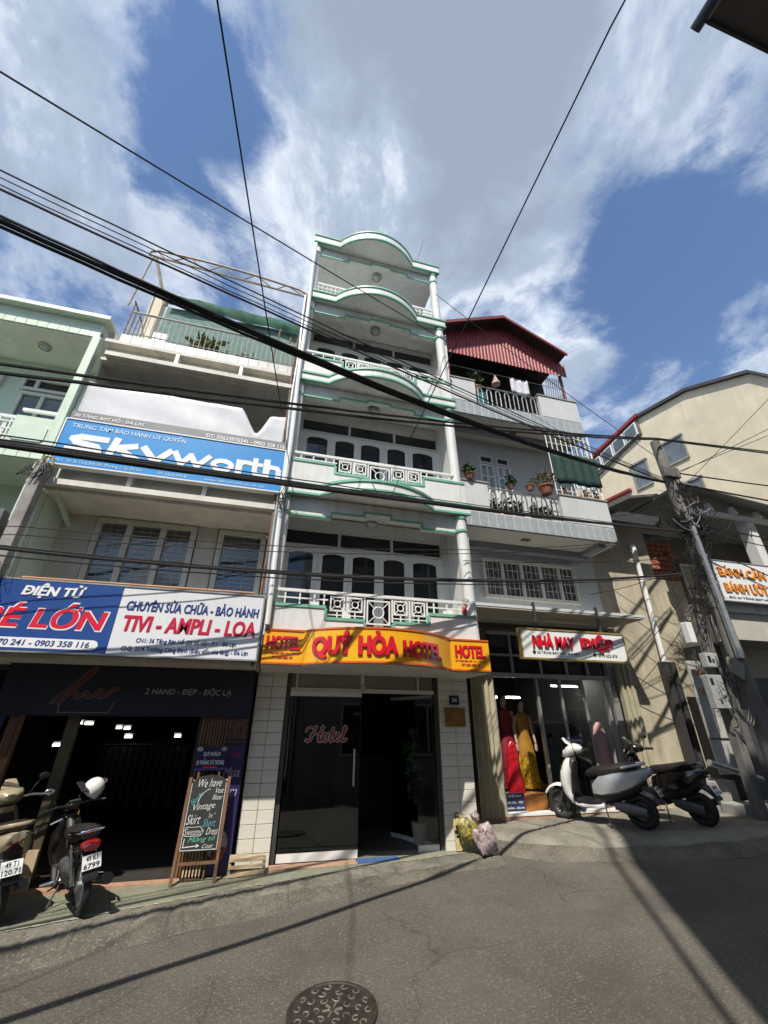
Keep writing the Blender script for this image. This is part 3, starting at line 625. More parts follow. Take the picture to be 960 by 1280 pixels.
MB().tube([(-3.3, 6.38, 3.66), (-.33, 6.38, 3.67)], .018, 8).build('window_rail', mat('orange_steel', (.42, .2, .08), .6, .2), SH)
# side wall with mint panel at the left, slanting strut
mb = MB(); mb.box(-3.56, LX0, 6.55, 7.35, 2.8, 8.0); mb.build('side_wall', BEIGEW, SH); MB().box(-3.52, -3.505, 6.58, 7.2, 3.6, 5.0).build('mint_panel', MINT, SH)
MB().obox((-3.38, 6.85, 4.9), .05, .75, .06, Matrix.Rotation(R(-20), 3, 'X')).build('strut', MINT, SH)
# storey behind the blue sign: white sheeting
mb = MB(); mb.box(LX0, LX1, 7.6, 7.7, 5.1, 7.66); mb.build('second_floor_wall', BEIGEW, SH)
xs = lin(-3.5, -.17, 60); zs_ = lin(0, 1, 12); mb = MB()
def bz(x, t):
    top = interp([(-3.5, 7.10), (-1.0, 7.08), (-.93, 6.95), (-.72, 6.56), (-.66, 6.6), (-.5, 7.02), (-.17, 7.05)], x); return 6.30+(top-6.30)*t
mb.add([(x, 6.40+.006*math.sin(x*5+t*4)*t+.003*math.sin(x*15+t)+.003*math.sin(t*9+x*3), bz(x, t)) for t in zs_ for x in xs], [(j*60+i, j*60+i+1, (j+1)*60+i+1, (j+1)*60+i) for j in range(11) for i in range(59)])
bn = mb.build('white_sheeting', mat('white_tarpaulin', (.58, .59, .62), .5, .08, 4, streak=.3, scol=(.5, .5, .5)), None, True); tag(bn, 'white sheeting hung above the blue television service sign', 'tarpaulin')
s_ = bn.modifiers.new('thick', 'SOLIDIFY'); s_.thickness = .004
# ground floor
mb = MB(); mb.box(LX0-.3, LX1+.08, 6.45, 8, 2.66, 2.95); mb.build('ground_ceiling', BEIGEW, SH)
MB().box(-3.35, -.16, 7.02, 7.1, 2.02, 2.66).build('shop_fascia', mat('dark_navy_fascia', (.005, .006, .022), .4, .2, 3), SH)
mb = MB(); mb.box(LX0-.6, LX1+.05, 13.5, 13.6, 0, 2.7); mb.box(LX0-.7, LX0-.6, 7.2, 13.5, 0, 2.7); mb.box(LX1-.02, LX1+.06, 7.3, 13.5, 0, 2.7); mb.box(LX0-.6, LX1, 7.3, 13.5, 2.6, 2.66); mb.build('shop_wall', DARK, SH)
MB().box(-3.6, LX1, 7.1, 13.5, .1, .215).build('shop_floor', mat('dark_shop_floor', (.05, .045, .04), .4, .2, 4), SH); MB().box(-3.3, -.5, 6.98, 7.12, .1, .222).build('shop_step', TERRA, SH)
mb = MB(); mb.box(-3.16, -3.02, 7.08, 7.16, .2, 2.06); mb.build('timber_jamb', WOOD, SH); 
for z in (.3, .95, 1.55): MB().box(-3.13, -3.05, 7.06, 7.079, z, z+.45).build('jamb_panel', mat('dark_wood', (.09, .04, .02), .5, .2, 8), SH)
MB().box(-2.52, -2.38, 7.16, 7.24, .2, 2.06).build('timber_post', mat('olive_post', (.085, .07, .035), .6, .3, 4), SH)
for i in range(9): MB().box(-.80+.04*i, -.775+.04*i, 7.10, 7.13, .22, 2.03).build('slat', WOOD, SH)
MB().box(-.85, -.43, 7.131, 7.15, .22, 2.03).build('slat_backing', DARK, SH)
# the lettering on the fascia
tx = text('fascia_lettering', '2 HAND - ĐẸP - ĐỘC LẠ', mat('dim_white_print', (.38, .38, .38), .5, 0), SH, -1.62, -.47, 2.28, 2.40, 7.016, .01, .12)
logo = MB(); oz = 2.2
stroke = [(-2.72, 2.17), (-2.68, 2.23), (-2.55, 2.36), (-2.38, 2.56), (-2.30, 2.62), (-2.34, 2.56), (-2.52, 2.34), (-2.64, 2.16), (-2.57, 2.26), (-2.50, 2.33), (-2.47, 2.28), (-2.44, 2.24), (-2.34, 2.31), (-2.32, 2.25), (-2.25, 2.27), (-2.18, 2.34), (-2.17, 2.25), (-2.10, 2.28), (-2.02, 2.35), (-1.98, 2.36)]
ribbon(logo, stroke, .05, 7.018, .003); logo.build('fascia_logo', mat('pale_outline', (.16, .15, .15), .5, 0), SH)
logo = MB(); ribbon(logo, stroke, .030, 7.013, .004); logo.build('fascia_logo', mat('dark_red_script', (.12, .012, .012), .5, 0), SH)
logo = MB()
for a, b in (((-2.62, 2.06), (-2.02, 2.06)), ((-2.62, 2.06), (-2.62, 2.19)), ((-2.02, 2.06), (-1.98, 2.19))): ribbon(logo, [a, b], .012, 7.018, .003)
logo.build('fascia_logo', mat('pale_outline'), SH)
# posters
def poster(name, label, x0, x1, y, z0, z1, m, cat='poster', th=.015):
    t = thing(name, label, cat, ((x0+x1)/2, y, z0)); MB().box(x0, x1, y, y+th, z0, z1).build('panel', m, t); return t
po = poster('poster', 'tall purple and navy shop poster beside the tiled hotel pier', -.46, -.165, 7.085, .22, 2.03, mat('purple_navy_print', (.028, .022, .11), .35, .15, 2))
MB().box(-.455, -.17, 7.08, 7.084, 1.75, 2.0).build('picture', mat('shop_photo_print', (.14, .05, .03), .4, .6, 22), po); MB().box(-.455, -.17, 7.079, 7.084, 1.66, 1.735).build('caption_band', mat('black_print', (.012, .012, .012), .4, 0), po)
PUR = mat('lilac_print', (.35, .33, .42), .4, 0)
text('poster_lettering', '2 HAND', mat('magenta_print', (.25, .02, .10), .4, 0), po, -.42, -.2, 1.52, 1.58, 7.083, .02); text('poster_lettering', 'Mua', PUR, po, -.42, -.2, 1.28, 1.40, 7.083, 0, .3); text('poster_lettering', 'Sắm', PUR, po, -.44, -.2, 1.06, 1.22, 7.083, 0, .3); text('poster_lettering', 'Sẹt', PUR, po, -.43, -.27, .88, 1.0, 7.083, 0, .3); text('poster_lettering', 'Si', PUR, po, -.41, -.29, .72, .82, 7.083, 0, .3)
mb = MB(); mb.prism([(-.36+.13*math.cos(a*.2618), .55+.15*math.sin(a*.2618)) for a in range(24)], 7.081, 7.084); mb.build('poster_figure', mat('pale_figure_print', (.45, .42, .45), .4, .3, 14), po); MB().prism([(-.44, .38), (-.28, .38), (-.22, .5), (-.3, .52), (-.4, .5)], 7.078, 7.0805).build('poster_figure', mat('red_flower_print', (.4, .12, .1), .4, .6, 30), po)
text('poster_lettering', 'TỔNG KHO HÀNG SỈ', mat('orange_print', (.5, .14, .05), .4, 0), po, -.44, -.19, 1.70, 1.722, 7.077, .01)
po2 = poster('poster', 'navy shop poster at the far left edge before the dark doorway', -3.95, -3.2, 7.04, .25, 2.1, mat('navy_poster_print', (.012, .016, .075), .35, .25, 3)); text('poster_lettering', '66', WPRINT, po2, -3.42, -3.28, 1.72, 1.82, 7.036, .02)
TUBES = mat('lit_shop_lamp', (.9, .9, .9), .5, 0, emit=(1, .97, .9), es=2.2)
# lit lamps and stock inside
for i, (x, y, z, w) in enumerate(((-2.98, 9.0, 1.90, .07), (-2.84, 9.0, 1.89, .12), (-2.36, 9.0, 1.83, .08), (-2.23, 9.0, 1.82, .09), (-2.19, 9.05, 1.69, .11), (-1.39, 9.0, 1.70, .10), (-3.22, 9.0, 1.57, .11))):
    t = thing('shop_lamp', 'small lit lamp inside the dark shop, %s from the left' % ('second', 'third', 'fourth', 'fifth', 'sixth', 'seventh', 'first')[i], 'lamp', (x, y, z), 'lit lamps inside the dark shop')
    MB().box(x-w/2, x+w/2, y, y+.04, z+.02, z+.055).build('tube', TUBES, t); MB().box(x-w/2-.01, x+w/2+.01, y+.02, y+.05, z+.06, z+.09).build('holder', WHITE2, t)
rk = thing('clothes_rack', 'clothes rack of dark garments inside the shop', 'rack', (-1.9, 9.4, .215)); MB().tube([(-2.6, 9.4, .215), (-2.6, 9.4, 1.6), (-1.2, 9.4, 1.6), (-1.2, 9.4, .215)], .015, 6).build('frame', DARKMETAL, rk)
for k in range(12): MB().box(-2.5+k*.11, -2.42+k*.11, 9.2, 9.6, .75+.1*math.sin(k*3), 1.56).build('garment', mat('garment_%d' % (k % 4), ((.012, .015, .025), (.03, .012, .012), (.015, .015, .015), (.02, .02, .015))[k % 4], .9, .3, 8), rk)

# ------------------------------------------------------------------ the big shop signs
def framed(name, label, x0, x1, y, z0, z1, m, fm, th=.14, fr=.02):
    t = thing(name, label, 'sign', ((x0+x1)/2, y, z0)); MB().box(x0, x1, y, y+th, z0, z1).build('panel', m, t)
    mb = MB(); mb.box(x0-fr, x1+fr, y-.012, y+th+.01, z1, z1+fr); mb.box(x0-fr, x1+fr, y-.012, y+th+.01, z0-fr, z0); mb.box(x0-fr, x0, y-.011, y+th, z0, z1); mb.box(x1, x1+fr, y-.011, y+th, z0, z1); mb.build('frame', fm, t)
    return t
WS = mat('white_vinyl', (.72, .73, .76), .35, .05, 2, streak=.15, scol=(.5, .5, .5)); BLUEV = mat('royal_blue_vinyl', (.02, .07, .27), .35, .06, 2); SKYB = mat('sky_blue_vinyl', (.04, .27, .62), .35, .05, 2)
s1 = framed('repair_sign', 'long blue and white sign for television and amplifier repair', -4.6, -.17, 6.2, 2.71, 3.58, WS, GALV)
MB().box(-4.59, -2.0, 6.192, 6.1995, 2.72, 3.57).build('blue_field', BLUEV, s1)
text('lettering', 'ĐIỆN TỬ', WPRINT, s1, -3.14, -2.43, 3.35, 3.55, 6.189, .08, .2)
text('lettering', 'BÉ LỚN', WPRINT, s1, -3.49, -2.07, 2.965, 3.325, 6.190, .075, .15, .001); text('lettering', 'BÉ LỚN', mat('bright_red_print', (.65, .01, .04), .4, 0), s1, -3.47, -2.09, 2.985, 3.305, 6.1875, .045, .15, .001)
mb = MB(); mb.prism([(-4.4, 2.745), (-2.16, 2.745), (-2.12, 2.765), (-2.105, 2.805), (-2.12, 2.845), (-2.16, 2.865), (-4.4, 2.865)], 6.189, 6.1915); mb.build('pill', WPRINT, s1)
text('lettering', 'ĐT: 02633. 970 241 - 0903 358 116', BLUETXT, s1, -3.75, -2.2, 2.77, 2.842, 6.188, .03, .1, .001)
text('lettering', 'CHUYÊN SỬA CHỮA - BẢO HÀNH', BLUETXT, s1, -1.91, -.21, 3.27, 3.44, 6.199, .05, .1)
text('lettering', 'TIVI - AMPLI - LOA', mat('crimson_print', (.5, .012, .05), .4, 0), s1, -1.90, -.22, 3.0, 3.21, 6.199, .065, .1)
text('lettering', 'CN1: 36 Tăng Bạt Hổ (20 Số cũ) - P.1 - Đà Lạt', BLUETXT, s1, -1.69, -.45, 2.85, 2.94, 6.199, .01, .1, .002, res=2); text('lettering', 'CN2: 35/4 Trương Công Định (Đầu dốc nhà làng) - Đà Lạt', BLUETXT, s1, -1.84, -.28, 2.745, 2.835, 6.199, .01, .1, .002, res=2)
s2 = framed('television_service_sign', 'sky blue sign in big white capitals on the first floor', -3.5, -.15, 6.25, 5.37, 6.19, SKYB, WHITE2, .1)
MB().box(-3.48, -.15, 6.252, 6.35, 6.215, 6.37).build('grey_strip', mat('grey_vinyl', (.2, .2, .2), .4, .05), s2)
text('lettering', '20 TĂNG BẠT HỔ - ĐÀ LẠT', WPRINT, s2, -3.43, -2.42, 6.24, 6.345, 6.25, .015, 0, .002); text('lettering', 'ĐT: 02633970241 - 0903 358 116', WPRINT, s2, -1.47, -.17, 6.23, 6.31, 6.25, .015, 0, .002)
text('lettering', 'TRUNG TÂM BẢO HÀNH ỦY QUYỀN', mat('pale_blue_print', (.62, .74, .84), .4, 0), s2, -3.40, -1.75, 6.03, 6.165, 6.248, .005, 0, .002)
text('lettering', 'ĐC1 : Số 36 Tăng Bạt Hổ, Phường 1, Tp. Đà Lạt', mat('pale_blue_print'), s2, -3.44, -2.25, 5.40, 5.475, 6.248, 0, 0, .002, res=2); text('lettering', 'ĐT: 02633.970241', mat('pale_blue_print'), s2, -2.02, -1.61, 5.40, 5.45, 6.248, 0, 0, .002, res=2); text('lettering', 'Hotline: 1800 1192 (Miễn phí cước gọi)', mat('pale_blue_print'), s2, -1.34, -.41, 5.395, 5.455, 6.248, 0, 0, .002, res=2)
# the broad word: thick strokes drawn as in the sign
BW = MB(); sw = .105
def letter_end():
    global BW
    BW.build('lettering', WPRINT, s2); BW = MB()
def st(*pts, w=None): ribbon(BW, list(pts), w or sw, 6.249, .004)
z0, z1 = 5.60, 5.93
st((-2.86, z1-.04), (-3.22, z1-.04), (-3.32, z1-.085), (-3.26, z1-.14), (-2.98, z1-.19), (-2.93, z1-.25), (-3.02, z0+.04), (-3.36, z0+.04)); letter_end()
st((-2.72, z1), (-2.78, z0)); st((-2.44, z1-.08), (-2.74, z0+.17)); st((-2.68, z0+.17), (-2.38, z0)); letter_end()
st((-2.32, z1-.08), (-2.13, z0+.03)); st((-1.93, z1-.08), (-2.12, z0+.02), (-2.18, z0-.06)); letter_end()
st((-1.86, z1-.08), (-1.74, z0+.04), (-1.62, z1-.10), (-1.50, z0+.04), (-1.34, z1-.08), w=.09); letter_end()
st(*[(-1.12+.14*math.cos(a*.3927), z0+.125+.085*math.sin(a*.3927)) for a in range(17)], w=.085); letter_end()
st((-.86, z1-.08), (-.86, z0)); st((-.86, z1-.13), (-.78, z1-.085), (-.70, z1-.085), w=.08); letter_end()
st((-.61, z1), (-.61, z0+.07), (-.57, z0+.035), (-.50, z0+.035), w=.085); st((-.68, z1-.10), (-.50, z1-.10), w=.07); letter_end()
st((-.42, z1), (-.42, z0)); st((-.42, z1-.15), (-.34, z1-.115), (-.25, z1-.125), (-.22, z1-.17), (-.22, z0), w=.085); letter_end()
# roof terrace of the shop house
rl = thing('roof_railing', 'white steel railing along the flat roof of the shop house', 'railing', (-1.7, 6.41, 8.28))
mb = MB(); mb.tube([(-3.3, 6.41, 8.95), (-.18, 6.41, 8.92)], .022, 8); mb.tube([(-3.3, 6.41, 8.40), (-.18, 6.41, 8.38)], .013, 6); mb.build('handrail', mat('grimy_white_steel', (.45, .44, .42), .5, .15, 6, streak=.4), rl)
mb = MB(); bars(mb, -3.28, -.2, 6.41, 8.28, 8.94, .095, .009); mb.build('balusters', mat('grimy_white_steel'), rl, kind='stuff')
ex = MB(); 
for k in range(5): ex.tube([(-3.34, 6.45+k*.15, 8.28), (-3.34, 6.45+k*.15, 9.25)], .011, 5)
ex.tube([(-3.34, 6.4, 9.25), (-3.34, 7.1, 9.25)], .016, 6); ex.build('end_panel', RUST, rl)
tr_ = thing('canopy_truss', 'bare curved steel canopy truss above the shop house roof', 'truss', (-1.8, 6.6, 8.28))
RS = mat('bare_brown_steel', (.30, .24, .19), .6, .25, 8)
bot = lambda t: Vector((-3.54+3.38*t, 6.6, 10.95-.17*t)); top = lambda t: Vector((-3.45+3.2*t, 6.6, 11.16-.2*t+.09*math.sin(math.pi*min(1, max(0, t)))))
mb = MB(); mb.tube([bot(t) for t in lin(0, 1, 12)], .024, 6); mb.tube([bot(0), bot(0)+Vector((.0, 0, .12)), top(.02)]+[top(t) for t in lin(.05, .97, 16)]+[bot(1)+Vector((0, 0, .1)), bot(1)], .024, 6); mb.build('chord', RS, tr_, True)
for k in range(9): MB().tube([bot(k/9+.02), top(k/9+.1)] if k % 2 else [top(k/9), bot(k/9+.1)], .013, 5).build('web', RS, tr_)
MB().tube([(-3.40, 6.6, 10.95), (-2.98, 6.75, 9.7)], .035, 6).build('post', RS, tr_); MB().tube([(-3.45, 6.6, 10.95), (-3.48, 6.5, 9.2)], .018, 6).build('post', RS, tr_); MB().tube([(-.16, 6.6, 10.75), (-.2, 6.6, 8.28)], .035, 6).build('post', RUST, tr_)
cb = thing('roof_pier', 'buff concrete pier standing on the shop house roof', 'pier', (-3.2, 7, 8.1)); MB().box(-3.32, -3.1, 6.9, 7.1, 8.1, 10.1).build('shaft', BEIGE, cb); MB().box(-3.34, -3.08, 6.88, 7.12, 10.1, 10.16).build('cap', GREYC, cb)
xs = lin(-3.5, -.2, 50); ts = lin(0, 1, 14); mb = MB()
mb.add([(x, 8.06+.05*t+.012*math.sin(x*4+t*3)-.03*math.sin(math.pi*t), 9.3+1.95*t+.03*math.sin(x*2.4)*(1-t)) for t in ts for x in xs], [(j*50+i, j*50+i+1, (j+1)*50+i+1, (j+1)*50+i) for j in range(13) for i in range(49)])
tp = thing('shade_netting', 'green shade netting stretched over the shop house roof terrace', 'netting', (-1.8, 8.4, 8.1))
mb.build('net', mat('grey_green_netting', (.16, .25, .22), .9, .2, 9, streak=.3, scol=(.1, .16, .14)), tp, True)
mb = MB(); mb.add([(x, 7.98+.012*math.sin(x*7+t*5)-.05*math.sin(math.pi*t), 11.14-.03*(x+1.8)+.38*t+.02*math.sin(x*5+t*2)*(1-t)+.008*math.sin(x*17)) for t in lin(0, 1, 6) for x in xs], [(j*50+i, j*50+i+1, (j+1)*50+i+1, (j+1)*50+i) for j in range(5) for i in range(49)])
mb.build('rolled_edge', mat('dark_green_netting', (.018, .105, .062), .85, .4, 5, streak=.4, scol=(.01, .05, .03)), tp, True)
for x, z in ((-.75, 9.9), (-.5, 9.7)): tag(MB().tube([(x, 6.9, 8.1), (x+.12, 6.9, z)], .018, 6).build('roof_stake', RUST), 'rusty upright stake on the shop house roof, ' + ('taller' if z > 9.8 else 'shorter') + ' of the two', 'stake')
tag(MB().box(-3.02, -2.75, 6.8, 6.83, 8.4, 8.95).build('white_board', WHITE2), 'small white board behind the roof railing near the pier', 'board')

def foliage(name, c, rx, ry, rz, n, size, m, parent, seed, smooth=False, droop=0):
    rg = random.Random(seed); mb = MB()
    for _ in range(n):
        while True:
            p = Vector((rg.uniform(-1, 1), rg.uniform(-1, 1), rg.uniform(-1, 1)))
            if .25 < p.length < 1: break
        p = Vector((c[0]+p.x*rx, c[1]+p.y*ry, c[2]+p.z*rz)); d = Vector((rg.gauss(0, 1), rg.gauss(0, 1), rg.gauss(0, .8)-droop)).normalized(); u_ = d.orthogonal().normalized(); s = size*rg.uniform(.6, 1.4); w_ = d.cross(u_)*.22*s; b = d*s
        mb.add([p, p+b*.5+w_+u_*.08*s, p+b, p+b*.5-w_+u_*.08*s], [(0, 1, 2, 3)])
    return mb.build(name, m, parent)
def potted(label, x, y, z, pr, ph, crown, rz, m, seed, group='pots on the balcony', n=170, size=.09):
    t = thing('potted_plant', label, 'plant', (x, y, z)); MB().lathe([(pr*.7, 0), (pr, ph*.85), (pr*1.12, ph*.86), (pr*1.12, ph), (pr*.9, ph), (pr*.85, ph*.9), (.01, ph*.88)], (x, y, z), n=14).build('pot', POT, t, True)
    mb = MB(); rg = random.Random(seed)
    for k in range(5): mb.tube([(x, y, z+ph*.8), (x+rg.uniform(-.5, .5)*crown, y+rg.uniform(-.5, .5)*crown, z+ph+rz*.9)], .006, 4)
    mb.build('stem', LEAFD, t); foliage('foliage', (x, y, z+ph+rz*.9), crown, crown, rz, n, size, m, t, seed); return t
potted('yellow green spiky plant behind the roof railing', -1.95, 6.7, 8.1, .14, .2, .3, .3, LEAFY, 5, size=.2); potted('small yellowish plant at the right of the roof railing', -1.15, 6.7, 8.1, .11, .16, .18, .22, LEAFY, 6, size=.15)

# ================================================================== mint building at the far left
MN = thing('mint_building', 'mint green house at the far left with tiled balcony fronts', 'building', (-6, 9, 0))
mb = MB(); mb.box(-12, -3.62, 6.34, 13, 8.2, 8.42); mb.build('roof_slab', MINT, MN); MB().box(-12, -3.5, 6.2, 13, 8.42, 8.50).build('roof_edge', mat('pale_mint_paint', (.68, .78, .68), .5, .05, 3), MN)
mb = MB(); mb.box(-12, -3.62, 6.36, 13, 8.05, 8.2); mb.build('ceiling', mat('pale_ceiling_paint', (.70, .71, .66), .7, .06, 2, streak=.3), MN)
MTILE = mat('pale_mint_tile', (.66, .78, .62), .35, .08, 4)
me = unit(.158, .02, .19, .003); me.materials.append(MTILE)
for i in range(26): piece('tile', me, None, MN, (-3.70-.163*i, 6.345, 8.165))
me2 = unit(.158, .02, .15, .003); me2.materials.append(MTILE)
for i in range(26): piece('tile', me2, None, MN, (-3.70-.163*i, 6.285, 5.49))
mb = MB(); mb.box(-12, -3.62, 6.3, 13, 5.41, 5.57); mb.build('floor_slab', MINT, MN); MB().box(-4.2, -3.62, 6.31, 6.42, 5.57, 6.17).build('balcony_wall', MINT, MN); MB().box(-12, -4.75, 6.31, 6.42, 5.57, 6.17).build('balcony_wall', MINT, MN)
MB().prism([(-4.12, 5.72), (-3.76, 5.72), (-3.72, 5.76), (-3.72, 5.98), (-3.76, 6.02), (-4.12, 6.02), (-4.16, 5.98), (-4.16, 5.76)], 6.295, 6.312).build('raised_panel', MINT, MN)
mb = MB(); mb.box(-4.75, -4.2, 6.34, 6.38, 6.12, 6.17)
for k in range(4): mb.box(-4.72+k*.15, -4.70+k*.15, 6.345, 6.375, 5.57, 6.12); mb.box(-4.75, -4.2, 6.346, 6.374, 5.66+k*.13, 5.68+k*.13)
mb.build('balcony_grille', WHITE2, MN)
MB().box(-4.2, -3.62, 6.36, 6.41, 6.3, 6.35).build('handrail', WHITE2, MN)
mb = MB(); mb.box(-12, -3.6, 7.3, 7.4, 5.57, 8.05); mb.box(-12, -3.6, 7.3, 7.4, 2.9, 5.41); mb.build('front_wall', MINT, MN)
for x0_ in (-4.95, -6.1): 
    window(MN, x0_, x0_+.76, 6.2, 7.32, 7.26, .06, MINTGL, (x0_+.38,), depth=.07); window(MN, x0_-.05, x0_+.8, 7.36, 7.66, 7.26, .06, WINDOW, (x0_+.2,), depth=.08)
window(MN, -4.85, -4.2, 3.8, 4.9, 7.26, .06, MINTGL, (-4.5,), depth=.07)
MB().box(-3.70, -3.57, 6.3, 6.44, 0, 8.06).build('corner_column', MINT, MN, bevel=.01)
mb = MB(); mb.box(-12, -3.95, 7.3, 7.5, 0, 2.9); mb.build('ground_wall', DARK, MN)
MB().obox((-3.66, 6.4, 8.28), .03, .03, .42, Matrix.Rotation(R(-25), 3, 'Y')).build('bracket', GREYC, MN); lamp('round frosted lamp under the mint green roof', -4.62, 6.78, 8.05, .1)

# ================================================================== tailor's house right of the hotel
TA = thing('tailor_house', 'grey white three storey house with tiled balconies and red gable', 'building', (5.4, 10, .5))
PAL = mat('pale_grey_paint', (.58, .60, .60), .6, .06, 2, streak=.35, scol=(.33, .32, .3)); CEIL = mat('cream_soffit_paint', (.58, .55, .48), .7, .08, 2, streak=.35)
FW, WW, TX0, TX1 = 7.0, 7.9, 3.5, 7.28
PTILE = mat('pale_blue_grey_tile', (.36, .40, .42), .3, .12, 5, streak=.3)
for nm, zb, zt in (('lower', 5.57, 5.95), ('upper', 8.54, 8.95)):
    MB().box(TX0, TX1-(.12 if nm == 'upper' else 0), FW+.008, WW, zb+.03, zt-.01).build('balcony_slab', mat('white_tile_joint', (.62, .62, .60), .7, .08, 4), TA); MB().box(TX0, TX1-.01-(.12 if nm == 'upper' else 0), FW+.03, WW, zb, zb+.028).build('soffit', CEIL, TA)
    n = 19; w = (TX1-(.12 if nm == 'upper' else 0)-TX0)/n; me = unit(w-.016, .024, zt-zb-.05, .003); me.materials.append(PTILE)
    for i in range(n): piece('tile', me, None, TA, (TX0+w*(i+.5), FW+.012, (zb+zt)/2-.005))
    sx = TX1-(.12 if nm == 'upper' else 0); me = unit(.024, .17, zt-zb-.05, .003); me.materials.append(PTILE)
    for i in range(5): piece('tile', me, None, TA, (sx+.006, FW+.12+i*.185, (zb+zt)/2-.005))
    MB().box(TX0, 4.17, FW, FW+.1, zt, zt+.70).build('balcony_wall', PAL, TA); mb = MB(); mb.box(5.98, sx-.02, FW, FW+.1, zt, zt+.68); mb.box(sx-.12, sx-.021, FW+.1, WW, zt, zt+.68); mb.build('balcony_wall', PAL, TA)
    MB().box(TX0, 4.19, FW-.02, FW+.12, zt+.70, zt+.735).build('coping', GREYC, TA); MB().box(5.96, sx, FW-.02, FW+.12, zt+.68, zt+.715).build('coping', GREYC, TA)
    rl = MB(); rl.tube([(4.17, FW+.05, zt+.62), (5.98, FW+.05, zt+.60)], .02, 8); rl.tube([(4.17, FW+.05, zt+.05), (5.98, FW+.05, zt+.05)], .014, 6); rl = rl.build('railing', GALV if nm == 'upper' else STEEL, TA)
    for k in range(7):
        x = 4.32+k*.25; MB().tube([(x-.06, FW+.05, zt+.05), (x-.06, FW+.05, zt+.46), (x-.04, FW+.05, zt+.54), (x, FW+.05, zt+.57), (x+.04, FW+.05, zt+.54), (x+.06, FW+.05, zt+.46), (x+.06, FW+.05, zt+.05)], .016, 6).build('baluster_hoop', GALV if nm == 'upper' else STEEL, rl, True)
mb = MB(); mb.box(TX0+.3, 7.0, WW-.22, WW, 5.42, 5.56); mb.box(6.8, 7.0, FW+.1, WW-.22, 5.47, 5.56); mb.build('soffit_beam', mat('grey_soffit_beam', (.22, .24, .25), .7, .1), TA)
MB().box(TX0+.3, 7.1, FW+.45, FW+.55, 8.42, 8.53).build('soffit_beam', mat('grey_soffit_beam'), TA)
for x, y, z in ((5.15, 7.35, 5.565), (5.3, 7.4, 8.535)): MB().box(x-.1, x+.1, y-.06, y+.06, z-.012, z).build('ceiling_fitting', WOOD, TA)
window(TA, 4.30, 6.68, 4.36, 5.25, WW-.03, .07, CURTAIN, (4.78, 5.26, 5.74, 6.22), depth=.09, framem=CREAMF)
g = MB()
for k in range(5):
    for j in range(3): x = 4.43+k*.475+j*.12; g.tube([(x, WW-.06, 4.42), (x, WW-.06, 5.18)], .006, 4)
    for j in range(3): g.tube([(4.38+k*.475, WW-.062, 4.6+j*.2), (4.72+k*.475, WW-.062, 4.6+j*.2)], .006, 4)
g.build('window_grille', CREAMF, TA)
for a, b in ((4.55, 4.92), (5.02, 5.38)):
    window(TA, a, b, 7.84, 8.06, WW-.02, .035, WINDOW, framem=WHITE2); window(TA, a-.02, b+.02, 6.0, 7.80, WW-.02, .05, mat('net_curtained_glass', (.42, .45, .48), .15, .2, 9), ((a+b)/2,), (6.7, 7.1, 7.45), framem=WHITE2, name='door')
# upper balcony: gable of corrugated sheet
CORR = mat('red_corrugated_sheet', (.30, .045, .045), .5, .12, 4, streak=.4, scol=(.16, .03, .03)); RED2 = mat('dark_red_steel', (.20, .03, .03), .5, .15)
xs = []; x = 3.45
while x < 7.0: xs += [(x, 0), (x+.026, -.02), (x+.052, -.02), (x+.078, 0)]; x += .1
gab = lambda x: 11.77-.44*(5.11-x) if x < 5.11 else 11.77-.52*(x-5.11)
mb = MB(); n = len(xs); mb.add([(x, FW-.03+d, 10.47) for x, d in xs]+[(x, FW-.03+d, gab(x)+.12) for x, d in xs], [(i, i+1, i+1+n, i+n) for i in range(n-1)]); o = mb.build('corrugated_gable', CORR, TA); sm = o.modifiers.new('thick', 'SOLIDIFY'); sm.thickness = .006
for (xa, za_), (xb, zb_), nm in (((3.12, 11.12), (5.11, 11.99), 'roof'), ((5.11, 11.99), (6.90, 11.06), 'roof')):
    MB().prism([(xa, za_-.05), (xb, zb_-.05), (xb, zb_), (xa, za_)], FW-.36, 12).build(nm, mat('dark_roof_sheet', (.05, .025, .025), .7, .2), TA)
    MB().prism([(xa, za_-.13), (xb, zb_-.13), (xb, zb_-.051), (xa, za_-.051)], FW-.385, FW-.35).build('barge_board', RED2, TA)
for x in (3.55, 6.95): MB().box(x-.03, x+.03, FW+.1, FW+.16, 9.0, 11.6).build('gable_post', RED2, TA)
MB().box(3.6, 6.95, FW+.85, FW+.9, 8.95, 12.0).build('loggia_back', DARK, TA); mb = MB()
for k in range(9): mb.tube([(6.45+k*.065, FW+.1, 10.48), (6.35+k*.07, FW+.1, 9.65)], .012, 5)
mb.build('side_bars', GALV, TA)
